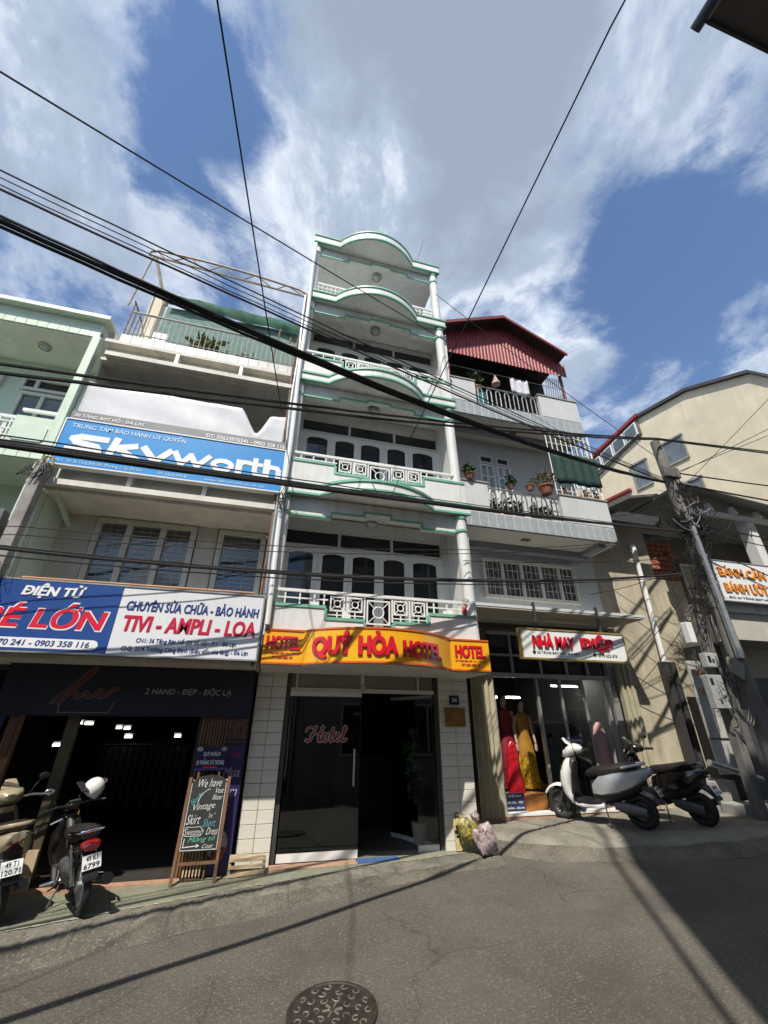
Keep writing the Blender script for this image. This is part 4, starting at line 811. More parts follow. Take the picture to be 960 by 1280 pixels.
# grille and green net at the right end of the lower balcony
mb = MB()
for k in range(10): mb.tube([(5.98+k*.14, FW+.05, 6.66), (5.98+k*.14, FW+.05, 8.54)], .012, 5); mb.tube([(7.22, FW+.05+k*.09, 6.66), (7.22, FW+.05+k*.09, 8.54)], .012, 5)
for z in (6.8, 7.05, 7.85, 8.15, 8.4): mb.tube([(5.95, FW+.05, z), (7.22, FW+.05, z), (7.22, WW, z)], .012, 5)
mb.build('balcony_grille', WHITE2, TA)
gn = thing('green_screen', 'dark green shade cloth tied to the balcony grille of the tailor house', 'shade cloth', (6.6, 7.0, 6.95)); xs = lin(5.98, 7.24, 26); mb = MB()
mb.add([(x, FW+.0+.02*math.sin(x*25), 6.98+.86*t+.02*math.sin(x*9)*(1-t)) for t in lin(0, 1, 6) for x in xs], [(j*26+i, j*26+i+1, (j+1)*26+i+1, (j+1)*26+i) for j in range(5) for i in range(25)]); o = mb.build('cloth', mat('dark_green_cloth', (.012, .05, .04), .8, .35, 14), gn, True); sm = o.modifiers.new('thick', 'SOLIDIFY'); sm.thickness = .006
# plants and washing
potted('bushy green plant beside the left wall of the upper tailor balcony', 4.35, 7.3, 9.55, .13, .2, .26, .3, LEAF, 21); potted('small round plant at the left end of the lower tailor balcony', 3.75, 6.98, 6.69, .1, .13, .12, .12, LEAF, 22); potted('tawny branching bonsai on the lower tailor balcony rail', 5.62, 6.95, 6.57, .16, .2, .28, .2, mat('leaf_tawny', (.17, .13, .05), .7, .3, 30), 23, n=260, size=.07)
potted('tiny green plant on the lower tailor balcony rail', 4.72, 6.95, 6.58, .06, .09, .1, .12, LEAFD, 24, n=90); potted('empty looking clay pot with a sprout on the lower rail', 5.2, 6.95, 6.6, .09, .13, .05, .04, LEAFD, 25, n=20, size=.05)
for k, x in enumerate((4.45, 4.75, 5.05, 5.5, 5.75)): potted('leafy dark pot plant behind the lower balcony hoops, number %s from the left' % ('one', 'two', 'three', 'four', 'five')[k], x, 7.28, 5.95, .1, .15, .13, .2, LEAFD, 30+k, n=110)
for k, x in enumerate((6.2, 6.75, 7.05)): potted('small pot on the grille shelf, ' + ('left', 'middle', 'right')[k]+' one of three', x, 7.08, 6.67, .07, .09, .06, .06, LEAFD, 40+k, n=60, size=.06)
for k, x in enumerate((4.9, 5.6, 6.75)): potted('low plant on the floor of the upper balcony, ' + ('left', 'middle', 'right')[k]+' one of three', x, 7.3, 8.95 if k < 2 else 9.5, .1, .12, .12, .12, (LEAFD, LEAFD, LEAFY)[k], 50+k, n=90)
xs = lin(5.32, 5.86, 12); mb = MB(); mb.add([(x, 7.13+.015*math.sin(x*30)+.03*t*(1-t), 10.18-.5*t+.02*math.sin(x*12)) for t in lin(0, 1, 6) for x in xs], [(j*12+i, j*12+i+1, (j+1)*12+i+1, (j+1)*12+i) for j in range(5) for i in range(11)])
o = mb.build('white_cloth', mat('white_linen', (.62, .62, .68), .8, .08, 6), None, True); tag(o, 'white cloth hung to dry on the upper tailor balcony', 'cloth'); sm = o.modifiers.new('thick', 'SOLIDIFY'); sm.thickness = .004
tag(MB().tube([(3.6, 7.12, 10.2), (6.9, 7.12, 10.15)], .008, 5).build('washing_line', GALV), 'thin washing line across the upper tailor balcony', 'washing line')
xs = lin(4.75, 4.98, 8); mb = MB(); mb.loft([[(4.87+.04*k*math.cos(a*.785), 7.13+.04*k*math.sin(a*.785), 10.2-.12*k) for a in range(8)] for k in (.1, .8, 1.2, 1.6, 2.2, 3)]); o = mb.build('hung_garment', mat('red_white_garment', (.55, .35, .33), .8, .6, 12), None, True); tag(o, 'red and white garment hanging on the upper tailor balcony', 'garment')
o = MB().lathe([(.15, 0), (.19, .42), (.2, .44)], (4.42, 7.22, 8.95), n=14).build('bucket', mat('teal_plastic', (.05, .22, .24), .4, .1), None, True); tag(o, 'teal plastic tub behind the upper balcony railing', 'tub')
# ground floor of the tailor
mb = MB(); mb.box(TX0, 7.45, FW, WW, 3.93, 3.985); mb.build('canopy', PAL, TA); MB().box(TX0, 7.44, FW+.01, WW, 3.90, 3.929).build('canopy_soffit', CEIL, TA)
mb = MB(); mb.box(TX0, TX1, WW, WW+.1, 3.85, 4.36); mb.box(TX0, 4.3, WW, WW+.1, 4.36, 5.25); mb.box(6.68, TX1, WW, WW+.1, 4.36, 5.25); mb.box(TX0, TX1, WW, WW+.1, 5.25, 5.6); mb.box(TX0, TX1, WW, WW+.1, 5.9, 8.6); mb.box(7.18, TX1, WW+.1, 14, .4, 8.6); mb.box(TX0, TX0+.1, WW+.1, 14, .4, 8.6); mb.box(4.3, 6.68, WW+.3, WW+.35, 4.3, 5.3); mb.build('front_wall', PAL, TA)
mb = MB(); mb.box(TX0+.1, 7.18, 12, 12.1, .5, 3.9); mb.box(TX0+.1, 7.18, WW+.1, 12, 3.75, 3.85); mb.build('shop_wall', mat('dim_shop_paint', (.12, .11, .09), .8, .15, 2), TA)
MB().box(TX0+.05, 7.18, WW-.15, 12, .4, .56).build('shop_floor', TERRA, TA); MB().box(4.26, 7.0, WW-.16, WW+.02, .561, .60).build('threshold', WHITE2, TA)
mb = MB()
for x, w in ((4.27, .05), (5.24, .05), (5.77, .05), (6.30, .05), (6.84, .06), (7.05, .14)): mb.box(x-w/2, x+w/2, WW-.02, WW+.05, .6, 2.78 if x < 7 else 3.85)
mb.box(4.25, 6.98, WW-.03, WW+.05, 2.78, 2.86); mb.box(4.25, 6.98, WW-.025, WW+.05, 3.18, 3.22); mb.box(4.25, 6.98, WW-.03, WW+.05, 3.60, 3.66)
for x in (4.75, 5.4, 6.0, 6.5): mb.box(x-.02, x+.02, WW-.02, WW+.04, 2.86, 3.18); mb.box(x-.02, x+.02, WW-.02, WW+.04, 3.22, 3.6)
mb.build('shopfront_frame', mat('aluminium_frame', (.42, .43, .43), .4, .08, 6, metal=.5), TA)
MB().box(4.25, 6.98, WW+.06, WW+.07, 2.87, 3.6).build('transom_glass', WINDOW, TA); 
for a, b in ((5.27, 5.74), (5.80, 6.27)): MB().box(a, b, WW+.01, WW+.018, .62, 2.77).build('door_glass', CLEAR, TA)
# folding shutter packed at the left, pale panel at the right
sh = MB(); SHM = mat('pale_folding_shutter', (.45, .41, .29), .5, .1, 6, streak=.35); px_ = []
for i in range(9): px_ += [(3.72+.058*i, WW-.18+(.07 if i % 2 else 0))]
for i in range(8):
    (xa, ya), (xb, yb) = px_[i], px_[i+1]; MB().add([(xa, ya, .56), (xb, yb, .56), (xb, yb, 2.84), (xa, ya, 2.84), (xa, ya+.012, .56), (xb, yb+.012, .56), (xb, yb+.012, 2.84), (xa, ya+.012, 2.84)], [(0, 1, 2, 3), (7, 6, 5, 4), (0, 4, 5, 1), (3, 2, 6, 7), (0, 3, 7, 4), (1, 5, 6, 2)]).build('shutter_leaf', SHM, TA)
for k in range(6): MB().box(7.13+k*.062, 7.187+k*.062, WW-.16+.03*(k % 2), WW-.06, .56, 3.1).build('shutter_leaf', SHM, TA)
# sign of the tailor with two hangers
s3 = framed('tailor_sign', 'white gold framed sign with raised red letters under the tailor canopy', 4.40, 6.62, 6.88, 3.02, 3.51, WPRINT, GOLD, .09, .03)
text('lettering', 'NHÀ MAY', RED3, s3, 4.60, 5.49, 3.20, 3.46, 6.862, .10, .05, .006); text('lettering', 'ĐIỆP', RED3, s3, 5.62, 6.36, 3.155, 3.48, 6.862, .08, 0, .006)
text('lettering', '32 TĂNG BẠT HỔ - ĐÀ LẠT', mat('black_print'), s3, 4.68, 5.57, 3.08, 3.155, 6.878, .0, 0, .002, res=2); text('lettering', '0974 622 676', mat('black_print'), s3, 5.97, 6.40, 3.08, 3.135, 6.878, 0, 0, .002, res=2)
for x in (4.62, 5.90): MB().lathe([(.001, 0), (.032, 0), (.032, .004), (.001, .004)], (x, 6.874, 3.115), 'Y', 14).build('round_mark', mat('black_print'), s3)
for x in (4.83, 6.25): MB().box(x-.025, x+.025, 6.98, 7.02, 3.5, 4.06).build('hanger', DARKMETAL, s3)
# shop lights
for k, (a, b, y, z) in enumerate(((5.1, 5.75, 9.4, 2.5), (6.35, 7.05, 9.0, 2.74))):
    t = thing('fluorescent_tube', 'lit fluorescent tube inside the tailor shop, ' + ('left' if k == 0 else 'right')+' one', 'lamp', ((a+b)/2, y, z)); MB().tube([(a, y, z), (b, y, z)], .014, 8).build('tube', TUBEL, t); MB().box(a, b, y+.02, y+.06, z, z+.04).build('holder', WHITE2, t)

# ================================================================== tailor's window: mannequins and stock
SKIN = mat('mannequin_skin', (.42, .30, .24), .5, .08); HAIR = mat('black_hair', (.012, .01, .01), .6, .2)
def ell(cx, cy, z, rx, ry, n=14): return [(cx+rx*math.cos(2*math.pi*k/n), cy+ry*math.sin(2*math.pi*k/n), z) for k in range(n)]
def mannequin(label, x, y, z, h, dm_, dm2=None, arm=1):
    t = thing('mannequin', label, 'mannequin', (x, y, z)); k = h/1.7
    b = MB(); b.loft([ell(x, y, z+a*k, rx*k, ry*k) for a, rx, ry in ((1.36, .05, .05), (1.44, .043, .045), (1.49, .05, .06), (1.53, .068, .082), (1.60, .075, .095), (1.66, .062, .08), (1.695, .03, .04))])
    for s in (-1, 1):
        hx_ = x+s*.22*k; b.tube([(x+s*.17*k, y, z+1.36*k), (x+s*.215*k, y+.01, z+1.1*k), (hx_, y-.06, z+.86*k)], [.042*k, .034*k, .024*k], 8)
        b.loft([ell(hx_, y-.06, z+(.86-j*.05)*k, w*k, .014*k, 8) for j, w in enumerate((.02, .034, .036, .022))])
    b.build('body', SKIN, t, True)
    b = MB(); b.loft([ell(x, y+.012*k, z+a*k, rx*k, ry*k) for a, rx, ry in ((1.47, .03, .045), (1.55, .082, .075), (1.62, .086, .095), (1.68, .075, .09), (1.715, .03, .04))]); b.build('hair', HAIR, t, True)
    dr = MB(); rings = []
    for a, rx, ry in ((1.43, .055, .055), (1.39, .1, .075), (1.35, .17, .09), (1.22, .155, .105), (1.02, .12, .09), (.86, .165, .115), (.6, .19, .13), (.34, .215, .14), (.06, .24, .15)):
        rings.append([(x+rx*k*math.cos(2*math.pi*j/28)*(1+(.06*math.sin(j*2.7) if a < .8 else 0)), y+ry*k*math.sin(2*math.pi*j/28)*(1+(.1*math.sin(j*2.7) if a < .8 else 0)), z+a*k) for j in range(28)])
    if dm2: 
        dr.loft(rings[:7], caps=False).build('dress_top', dm_, t, True); d2 = MB(); d2.loft(rings[6:], caps=False).build('dress_skirt', dm2, t, True)
    else: dr.loft(rings, caps=False).build('dress', dm_, t, True)
    MB().lathe([(.16, 0), (.16, .02), (.02, .03), (.02, .1)], (x, y, z), n=18).build('stand', STEEL, t, True)
REDS = mat('red_silk', (.42, .01, .02), .4, .15, 9); MUST = mat('mustard_silk', (.33, .17, .02), .5, .15, 9); FLOR = mat('yellow_floral_silk', (.58, .34, .02), .5, .6, 26)
stp = thing('display_plinth', 'low timber display plinth in the tailor window', 'plinth', (4.75, 8.3, .56)); MB().box(4.3, 5.22, 8.06, 8.75, .56, .83).build('box', mat('orange_wood', (.45, .19, .05), .5, .2, 5), stp, bevel=.006)
mannequin('mannequin in a long dark red dress in the tailor window', 4.72, 8.4, .83, 1.68, mat('dark_red_silk', (.22, .012, .02), .5, .15, 9)); mannequin('mannequin in a mustard dress with floral skirt in the tailor window', 5.06, 8.32, .83, 1.58, MUST, FLOR); mannequin('mannequin in a pale pink dress at the left of the tailor window', 4.42, 8.45, .83, 1.55, mat('pink_silk', (.50, .22, .22), .5, .15, 9))
rb = thing('red_garment_stack', 'bright red satin garment wrapped in clear film before the mannequins', 'garment', (4.66, 8.12, .83)); rings = []
for a, rx, ry in ((0, .17, .06), (.15, .165, .06), (.4, .13, .05), (.65, .115, .045), (.78, .08, .04), (.83, .03, .02)): rings.append([(4.66+rx*math.cos(2*math.pi*j/20)*(1+.05*math.sin(j*3.1+a*9)), 8.13+ry*math.sin(2*math.pi*j/20), .83+a) for j in range(20)])
MB().loft(rings).build('satin', mat('red_satin', (.55, .01, .02), .25, .2, 14, bump=.3, bscale=30, coat=.5), rb, True)
sg = thing('window_notice', 'small navy notice at the foot of the tailor window', 'notice', (4.52, 8.0, .58)); MB().box(4.33, 4.72, 8.0, 8.012, .585, .86).build('panel', mat('navy_card', (.03, .045, .12), .4, .1), sg)
for s, z, a, b in (('NHẬN MAY', .79, 4.40, 4.66), ('ÁO DÀI - VEST', .70, 4.37, 4.69), ('ĐẦM - SƠ MI', .62, 4.37, 4.69)): text('lettering', s, WPRINT, sg, a, b, z, z+.045, 7.998, .02, 0, .001, res=2)
sg = thing('door_notice', 'small blue notice hung in the tailor doorway', 'notice', (5.87, 7.6, 1.55)); MB().box(5.70, 6.05, 7.86, 7.868, 1.56, 1.73).build('panel', mat('blue_card', (.03, .05, .22), .4, .1), sg)
for s, z, a, b in (('QUÝ KHÁCH VUI LÒNG', 1.66, 5.73, 6.02), ('GỌI CỬA', 1.60, 5.73, 5.86)): text('lettering', s, WPRINT, sg, a, b, z, z+.04, 7.858, .02, 0, .001, res=2)
cl = thing('garment_rail', 'rail of dark and plum garments hanging in the tailor shop', 'rail', (6.2, 9.4, .56)); MB().tube([(5.4, 9.4, 2.0), (7.1, 9.4, 2.0)], .015, 6).build('bar', STEEL, cl)
for x in (5.4, 7.1): MB().tube([(x, 9.4, .56), (x, 9.4, 2.0)], .015, 6).build('upright', STEEL, cl)
for k in range(14):
    x = 5.5+k*.115; MB().loft([[(x+.035*w_*math.cos(a*.785), 9.4+.2*w_*math.sin(a*.785), z) for a in range(8)] for z, w_ in ((1.98, .1), (1.9, .8), (1.5, 1), (.9+.1*math.sin(k*5), 1.1))]).build('garment', mat('shopcloth_%d' % (k % 5), ((.05, .03, .04), (.12, .02, .07), (.03, .03, .05), (.10, .05, .03), (.04, .04, .03))[k % 5], .8, .2, 9), cl, True)
pg = thing('pink_garment', 'pale pink garment hanging at the right jamb of the tailor shop', 'garment', (6.6, 8.0, .9))
MB().loft([[(6.60+w_*math.cos(2*math.pi*a/16)*(1+.06*math.sin(a*3)), 8.04+.05*math.sin(2*math.pi*a/16), z) for a in range(16)] for z, w_ in ((2.0, .03), (1.92, .1), (1.7, .16), (1.2, .19), (.95, .2))]).build('cloth', mat('pink_cotton', (.55, .33, .33), .8, .1, 9), pg, True)

# ================================================================== low house between tailor and noodle shop
LH = thing('low_house', 'stained buff walled low house right of the tailor shop', 'building', (8.3, 9, .5))
mb = MB(); mb.box(7.30, 9.12, 7.95, 12, .4, 6.55); mb.box(9.12, 9.9, 7.95, 12, .4, 5.2); mb.build('wall', BUFFD, LH)
MB().box(9.0, 10.2, 8.35, 12, 5.2, 6.6).build('upper_wall', DARKC, LH)
for j in range(8):
    for i in range(5):
        if (i*3+j*7) % 11 == 0 and i > 2: continue
        o = piece('brick', unit(.155, .1, .115, .008), RED_BRICK, LH, (9.22+i*.17+(.04 if j % 2 else 0), 8.05+random.uniform(-.012, .012), 5.28+j*.135))
mb = MB(); mb.prism([(7.3, 6.62), (8.2, 7.05), (9.15, 7.25), (9.2, 7.2), (8.2, 6.98), (7.3, 6.52)], 7.2, 9.0); mb.build('awning', mat('dark_awning_sheet', (.11, .11, .115), .6, .2, 5), LH)
MB().box(7.3, 9.1, 7.3, 7.34, 6.35, 6.62).build('awning_valance', mat('dark_valance', (.06, .06, .065), .7, .2), LH)
tag(MB().tube([(8.58, 7.84, 5.95), (8.55, 7.84, 4.6), (8.52, 7.84, 3.1)], .055, 12).build('drainpipe', WHITE2, None, True), 'white plastic drainpipe down the buff wall', 'pipe')
tag(MB().tube([(8.62, 7.9, 5.86), (8.62, 7.9, 6.02)], .075, 12).build('pipe_cap', WHITE2, None, True), 'pale cap on top of the white drainpipe', 'pipe cap')
for k, x in enumerate((8.42, 8.62)): tag(MB().box(x, x+.13, 7.78, 7.93, .5, 3.2).build('cable_duct', DARKMETAL), 'dark steel cable duct down the buff wall, ' + ('left' if k == 0 else 'right')+' of the pair', 'duct')
lw = thing('low_kerb_wall', 'low grey concrete block wall behind the black scooter', 'wall', (8.6, 7.4, .5)); MB().box(7.95, 8.85, 7.35, 7.9, .45, 1.02).build('block', GREYC, lw, bevel=.02); MB().box(8.3, 9.6, 7.0, 7.34, .45, .70).build('step', GREYC, lw, bevel=.02)
tag(MB().tube([(8.3, 7.3, 1.32), (8.7, 7.2, 1.2), (9.2, 7.1, 1.05)], .06, 10).build('drainpipe', GALV, None, True), 'grey drainpipe lying across the low block wall', 'pipe')
ep = thing('cabinet_panel', 'scuffed pale sheet panel behind the meter boxes', 'panel', (9.0, 7.5, 1.1)); MB().box(8.75, 9.5, 7.5, 7.54, 1.1, 3.2).build('sheet', mat('scuffed_white_sheet', (.48, .49, .47), .5, .25, 4, streak=.8, scol=(.25, .16, .1)), ep); MB().box(8.75, 9.5, 7.485, 7.5, 1.70, 1.725).build('seam', DARKMETAL, ep)
for z in (2.5, 2.9): text('stencil', ('NƠI', 'CẤM')[z > 2.7], mat('orange_stencil', (.5, .12, .04), .6, .1), ep, 8.85, 9.1, z, z+.2, 7.498, .02, 0, .001)

# ================================================================== noodle house with roller shutter
BC = thing('noodle_house', 'house with roller shutter and orange lettered sign at the right edge', 'building', (11.5, 9, .5))
mb = MB(); mb.box(9.3, 16, 6.75, 8.2, 3.55, 4.12); mb.build('floor_slab', mat('pale_cream_slab', (.52, .50, .44), .6, .1, 2, streak=.4), BC); MB().box(9.32, 16, 6.70, 6.75, 4.12, 4.3).build('slab_edge', WHITE, BC)
mb = MB(); mb.box(9.35, 16, 7.5, 7.6, 2.9, 3.55); mb.build('shutter_box', CEIL, BC)
for k in range(26): MB().box(9.7, 14, 7.52, 7.55+.012*(k % 2), .5+k*.092, .588+k*.092).build('shutter_slat', mat('dark_shutter', (.055, .055, .07), .5, .15), BC)
mb = MB(); mb.box(9.3, 9.7, 7.4, 12, .4, 3.55); mb.box(9.3, 16, 8.2, 8.3, 4.12, 6.6); mb.build('wall', mat('dim_grey_render', (.13, .125, .115), .8, .2, 3, streak=.4), BC)
window(BC, 10.3, 10.9, 4.9, 5.8, 8.18, .05)
for x in (11.25, 14.0): MB().box(x-.13, x+.13, 6.75, 7.0, 4.3, 6.6).build('column', WHITE, BC)
mb = MB(); mb.prism([(9.0, 7.05), (16, 6.35), (16, 6.42), (9.0, 7.12)], 6.4, 9.5); mb.build('roof', mat('grey_roof_sheet', (.20, .205, .21), .5, .15, 4), BC)
mb = MB(); mb.box(9.3, 16, 6.7, 6.78, 6.5, 6.62); mb.build('rail_beam', WHITE, BC)
for k, x in enumerate((10.0, 10.75, 11.55)):
    t = thing('spot_lamp', 'white hooded lamp on the noodle house beam, ' + ('left', 'middle', 'right')[k]+' one of three', 'lamp', (x, 6.72, 6.62)); MB().lathe([(.1, 0), (.1, .04), (.075, .1), (.06, .2), (.02, .22)], (x, 6.72, 6.62), n=14).build('hood', WHITE2, t, True)
s4 = framed('noodle_sign', 'white sign in orange letters over the roller shutter', 9.2, 12.1, 6.56, 4.32, 5.22, WPRINT, GALV, .12)
ORL = mat('orange_letter', (.75, .26, .015), .4, .05)
text('lettering', 'BÁNH CĂN', ORL, s4, 9.3, 10.65, 4.86, 5.13, 6.553, .05, 0, .008); text('lettering', 'BÁNH ƯỚT LÒNG GÀ', ORL, s4, 9.32, 11.7, 4.50, 4.78, 6.553, .05, 0, .008); text('lettering', 'ĐC: 24 TĂNG BẠT HỔ - ĐÀ LẠT', mat('black_print'), s4, 9.36, 11.0, 4.36, 4.44, 6.557, .01, 0, .002, res=2)

# ================================================================== big buff building behind
BB = thing('buff_building', 'tall buff rendered building with sloping roof behind the pole', 'building', (16, 9, 0))
yz = [(5.0, 1.0), (12.3, 1.0), (12.3, 11.9), (9.87, 12.62), (8.08, 12.5), (6.35, 11.8), (5.0, 9.9)]
mb = MB(); mb.prism([(y, z) for y, z in yz], 13.0, 22, 'X'); mb.build('wall', BEIGE, BB)
RT = mat('dark_roof_tiles', (.055, .05, .055), .7, .25, 8)
for (ya, za_), (yb, zb_) in zip(yz[3:-1], yz[4:]):
    MB().prism([(ya, za_+.01), (ya, za_+.13), (yb, zb_+.13), (yb, zb_+.01)], 12.88, 22.2, 'X').build('roof', RT, BB)
RED_R = mat('red_fascia', (.28, .03, .03), .5, .15)
def xp(pts, x0, x1, name, m, parent): return MB().prism(pts, x0, x1, 'X').build(name, m, parent)
xp([(12.35, 11.94), (12.35, 12.08), (9.8, 12.78), (9.8, 12.64)], 12.82, 13.0, 'red_eave', RED_R, BB)
xp([(12.25, 11.1), (12.25, 11.9), (9.9, 12.6), (9.9, 11.9)], 12.9, 12.99, 'glazing_backing', DARKC, BB)
for k in range(4):
    a, b = 12.2-k*.57, 12.2-(k+1)*.57+.05; f = lambda y, d: 11.2+(12.2-y)*.30+d
    w_ = xp([(a, f(a, .06)), (a, f(a, .62)), (b, f(b, .62)), (b, f(b, .06))], 12.86, 12.9, 'glazed_bay', WHITE2, BB)
    xp([(a-.05, f(a-.05, .11)), (a-.05, f(a-.05, .57)), (b+.05, f(b+.05, .57)), (b+.05, f(b+.05, .11))], 12.845, 12.86, 'pane', MINTGL, w_)
def side_window(y0, y1, z0, z1):
    w_ = MB(); w_.box(12.95, 13.0, y0, y1, z0-.07, z0); w_.box(12.955, 13.0, y0, y0+.05, z0, z1); w_.box(12.955, 13.0, y1-.05, y1, z0, z1); w_.box(12.93, 13.0, y0-.03, y1+.03, z1, z1+.07)
    w_ = w_.build('window', GREYC, BB); MB().box(12.975, 12.998, y0+.05, y1-.05, z0, z1).build('pane', mat('pale_reflecting_glass', (.16, .19, .22), .08, .25, 3), w_)
side_window(8.70, 9.42, 10.17, 11.02); side_window(10.06, 10.68, 9.86, 10.82); side_window(8.6, 9.35, 8.36, 9.25)
MB().box(12.85, 13.0, 10.9, 12.9, 9.88, 9.98).build('red_ledge', RED_R, BB)
for c in [o for o in BB.children]+[g for o in BB.children for g in o.children]: c.data.transform(Matrix.Translation((13, 9, 0)) @ Matrix.Rotation(R(12), 4, 'Z') @ Matrix.Translation((-13, -9, 0)))
tag(MB().lathe([(.2, 0), (.2, .5), (.05, .62)], (11.6, 13.2, 10.9), n=14).build('water_tank', STEEL, None, True), 'small steel water tank beside the red eaved roof', 'tank')
MB().box(11.2, 12.6, 12.6, 14, 5, 10.9).build('rear_block', BUFFD, BB)

# ================================================================== opposite side of the street (behind the camera)
OB = thing('opposite_building', 'tall grey building across the street with an eave at the top right corner', 'building', (9, -5, 0))
mb = MB(); mb.box(1.32, 18, -9, -1.0, -.5, 14.1); mb.build('wall', mat('grey_render', (.30, .29, .27), .8, .1, 2, streak=.4), OB)
for j in range(4):
    for i in range(6): window(OB, 2.6+i*2.4, 4.0+i*2.4, 1.0+j*3.2, 2.6+j*3.2, -.98, .07, WINDOW, (3.3+i*2.4,))
mb = MB(); mb.box(5.62, 18, -1.0, .95, 12.05, 12.2); mb.build('eave', mat('dark_eave_soffit', (.07, .06, .058), .8, .15, 2), OB); MB().box(5.60, 18, .95, .99, 12.0, 12.24).build('eave_board', mat('dark_eave_board', (.035, .03, .03), .7, .2), OB)
MB().tube([(5.52, -1.0, 12.1), (5.52, 1.1, 12.1)], .09, 10).build('gutter', mat('dark_blue_gutter', (.03, .04, .06), .5, .1), OB, True)
tag(MB().tube([(1.06, -1.02, -.1), (1.06, -1.02, 14.6)], .035, 8).build('drainpipe', GALV, None, True), 'tall drainpipe at the corner of the building across the street', 'pipe')
OC = thing('opposite_house', 'low cream house across the street behind the viewer', 'building', (-6, -5, 0))
MB().box(-16, .3, -9, -2.6, -.8, 5.6).build('wall', mat('opposite_cream', (.5, .46, .38), .8, .1, 2, streak=.4), OC); MB().prism([(-2.1, 5.5), (-5.8, 7.3), (-9.4, 5.5), (-9.4, 5.42), (-5.8, 7.2), (-2.1, 5.42)], -16.3, .5, 'X').build('roof', RT, OC)
for i in range(5): window(OC, -14+i*2.9, -12.6+i*2.9, 3.4, 4.8, -2.58, .07, WINDOW, (-13.3+i*2.9,)); window(OC, -14+i*2.9, -12.2+i*2.9, .4, 2.4, -2.58, .07, WINDOW, (-13.1+i*2.9,), name='door')

# ================================================================== poles, meters and the tangle
UP = thing('utility_pole', 'tall round concrete utility pole wrapped in cables at the right', 'pole', (8.95, 6.52, .35))
MB().tube([(8.95, 6.52, .3), (8.85, 6.52, 4.5), (8.74, 6.50, 8.3)], [.16, .135, .105], 16).build('shaft', mat('grey_pole_concrete', (.20, .19, .17), .85, .25, 3, streak=.5, scol=(.08, .07, .06), bump=.3), UP, True)
MB().box(8.52, 8.98, 6.34, 6.44, 7.18, 7.46).build('cross_arm', DARKC, UP, bevel=.02)
for z in (6.1, 5.2, 4.6): MB().lathe([(.15, 0), (.15, .06)], (8.86, 6.515, z), n=14).build('clamp_band', GALV, UP)
MB().box(8.72, 8.82, 6.33, 6.41, 3.1, 5.9).build('conduit', GALV, UP, bevel=.006)
SP = thing('stub_post', 'dark old square concrete post in front of the noodle house', 'pole', (8.42, 6.72, .5)); MB().prism([(-.085, -.085), (.085, -.085), (.085, .085), (-.085, .085)], .42, 4.2, 'Z').build('shaft', DARKC, SP, bevel=.015)
for c in SP.children: warp(c, lambda v: Vector((v.x+8.42+.02*(v.z-.5), v.y+6.72, v.z)))
for nm, lb, x0_, x1_, z0, z1, y, m_ in (('meter_box', 'large grey electricity meter box on the dark post', 8.0, 8.34, 2.22, 2.80, 6.52, mat('grey_meter_paint', (.36, .37, .36), .5, .1, 5, streak=.3)), ('meter_box', 'small pale grey meter box above the large one', 8.12, 8.42, 2.94, 3.2, 6.52, mat('pale_meter_paint', (.42, .43, .40), .5, .1, 5)), ('junction_box', 'slim white junction box high beside the dark post', 8.02, 8.16, 3.40, 3.8, 6.62, WHITE2)):
    t = thing(nm, lb, 'box', ((x0_+x1_)/2, y, z0)); MB().box(x0_, x1_, y, y+.14, z0, z1).build('case', m_, t, bevel=.012)
    if nm == 'meter_box':
        MB().box(x0_+.03, x0_+.1, y-.004, y, z1-.18, z1-.06).build('window', WINDOW, t); MB().box(x0_+.12, x0_+.17, y-.004, y, z0+.08, z0+.15).build('lock', DARKMETAL, t)
t = thing('junction_box', 'tilted olive grey junction box beside the round pole', 'box', (8.66, 6.4, 2.72)); MB().obox((8.66, 6.45, 2.92), .30, .12, .34, Matrix.Rotation(R(28), 3, 'Y')).build('case', mat('olive_box_paint', (.22, .21, .17), .5, .15), t, bevel=.01)
rg = random.Random(77); mb = MB()
def curl(c, spread, n, rad):
    """slack loops of wire between two points near c"""
    for _ in range(n):
        a, b = [Vector((c[0]+rg.gauss(0, spread[0]), c[1]+rg.gauss(0, spread[1])*.6, c[2]+rg.gauss(0, spread[2]))) for _ in (0, 1)]; d = rg.uniform(.02, .22); sx = rg.uniform(-.1, .1)
        mb.tube([a.lerp(b, t)+Vector((sx*math.sin(math.pi*t), 0, -d*4*t*(1-t))) for t in lin(0, 1, 9)], rad*rg.uniform(.5, 1.2), 4)
curl((8.85, 6.42, 6.05), (.38, .08, .26), 190, .007); curl((8.75, 6.42, 5.1), (.2, .07, .36), 120, .006); curl((8.85, 6.4, 7.0), (.16, .08, .2), 30, .008); curl((8.35, 6.45, 2.6), (.14, .05, .3), 14, .006); curl((9.3, 6.45, 6.0), (.5, .1, .15), 26, .007); curl((8.5, 6.5, 4.2), (.15, .06, .4), 26, .01)
tg = mb.build('cable_tangle', BLACK); tg['kind'] = 'stuff'; tag(tg, 'dense tangle of thin black cables round the utility pole', 'cables')
mb = MB(); curl((8.85, 6.33, 6.3), (.25, .05, .25), 9, .005); tg = mb.build('pale_wire_tangle', mat('pale_wire', (.45, .44, .42), .5, .1)); tg['kind'] = 'stuff'; tag(tg, 'few pale loose wires in the tangle on the utility pole', 'cables')
for k in range(3):
    pts = [(8.25+.05*k+.35*t, 6.42, 2.25-.25*math.sin(math.pi*t)-.03*k) for t in lin(0, 1, 9)]; tag(MB().tube(pts, .012, 6).build('cable_loop', DARKMETAL, None, True), 'dark cable loop under the meter boxes, ' + ('top', 'middle', 'bottom')[k]+' one', 'cable')
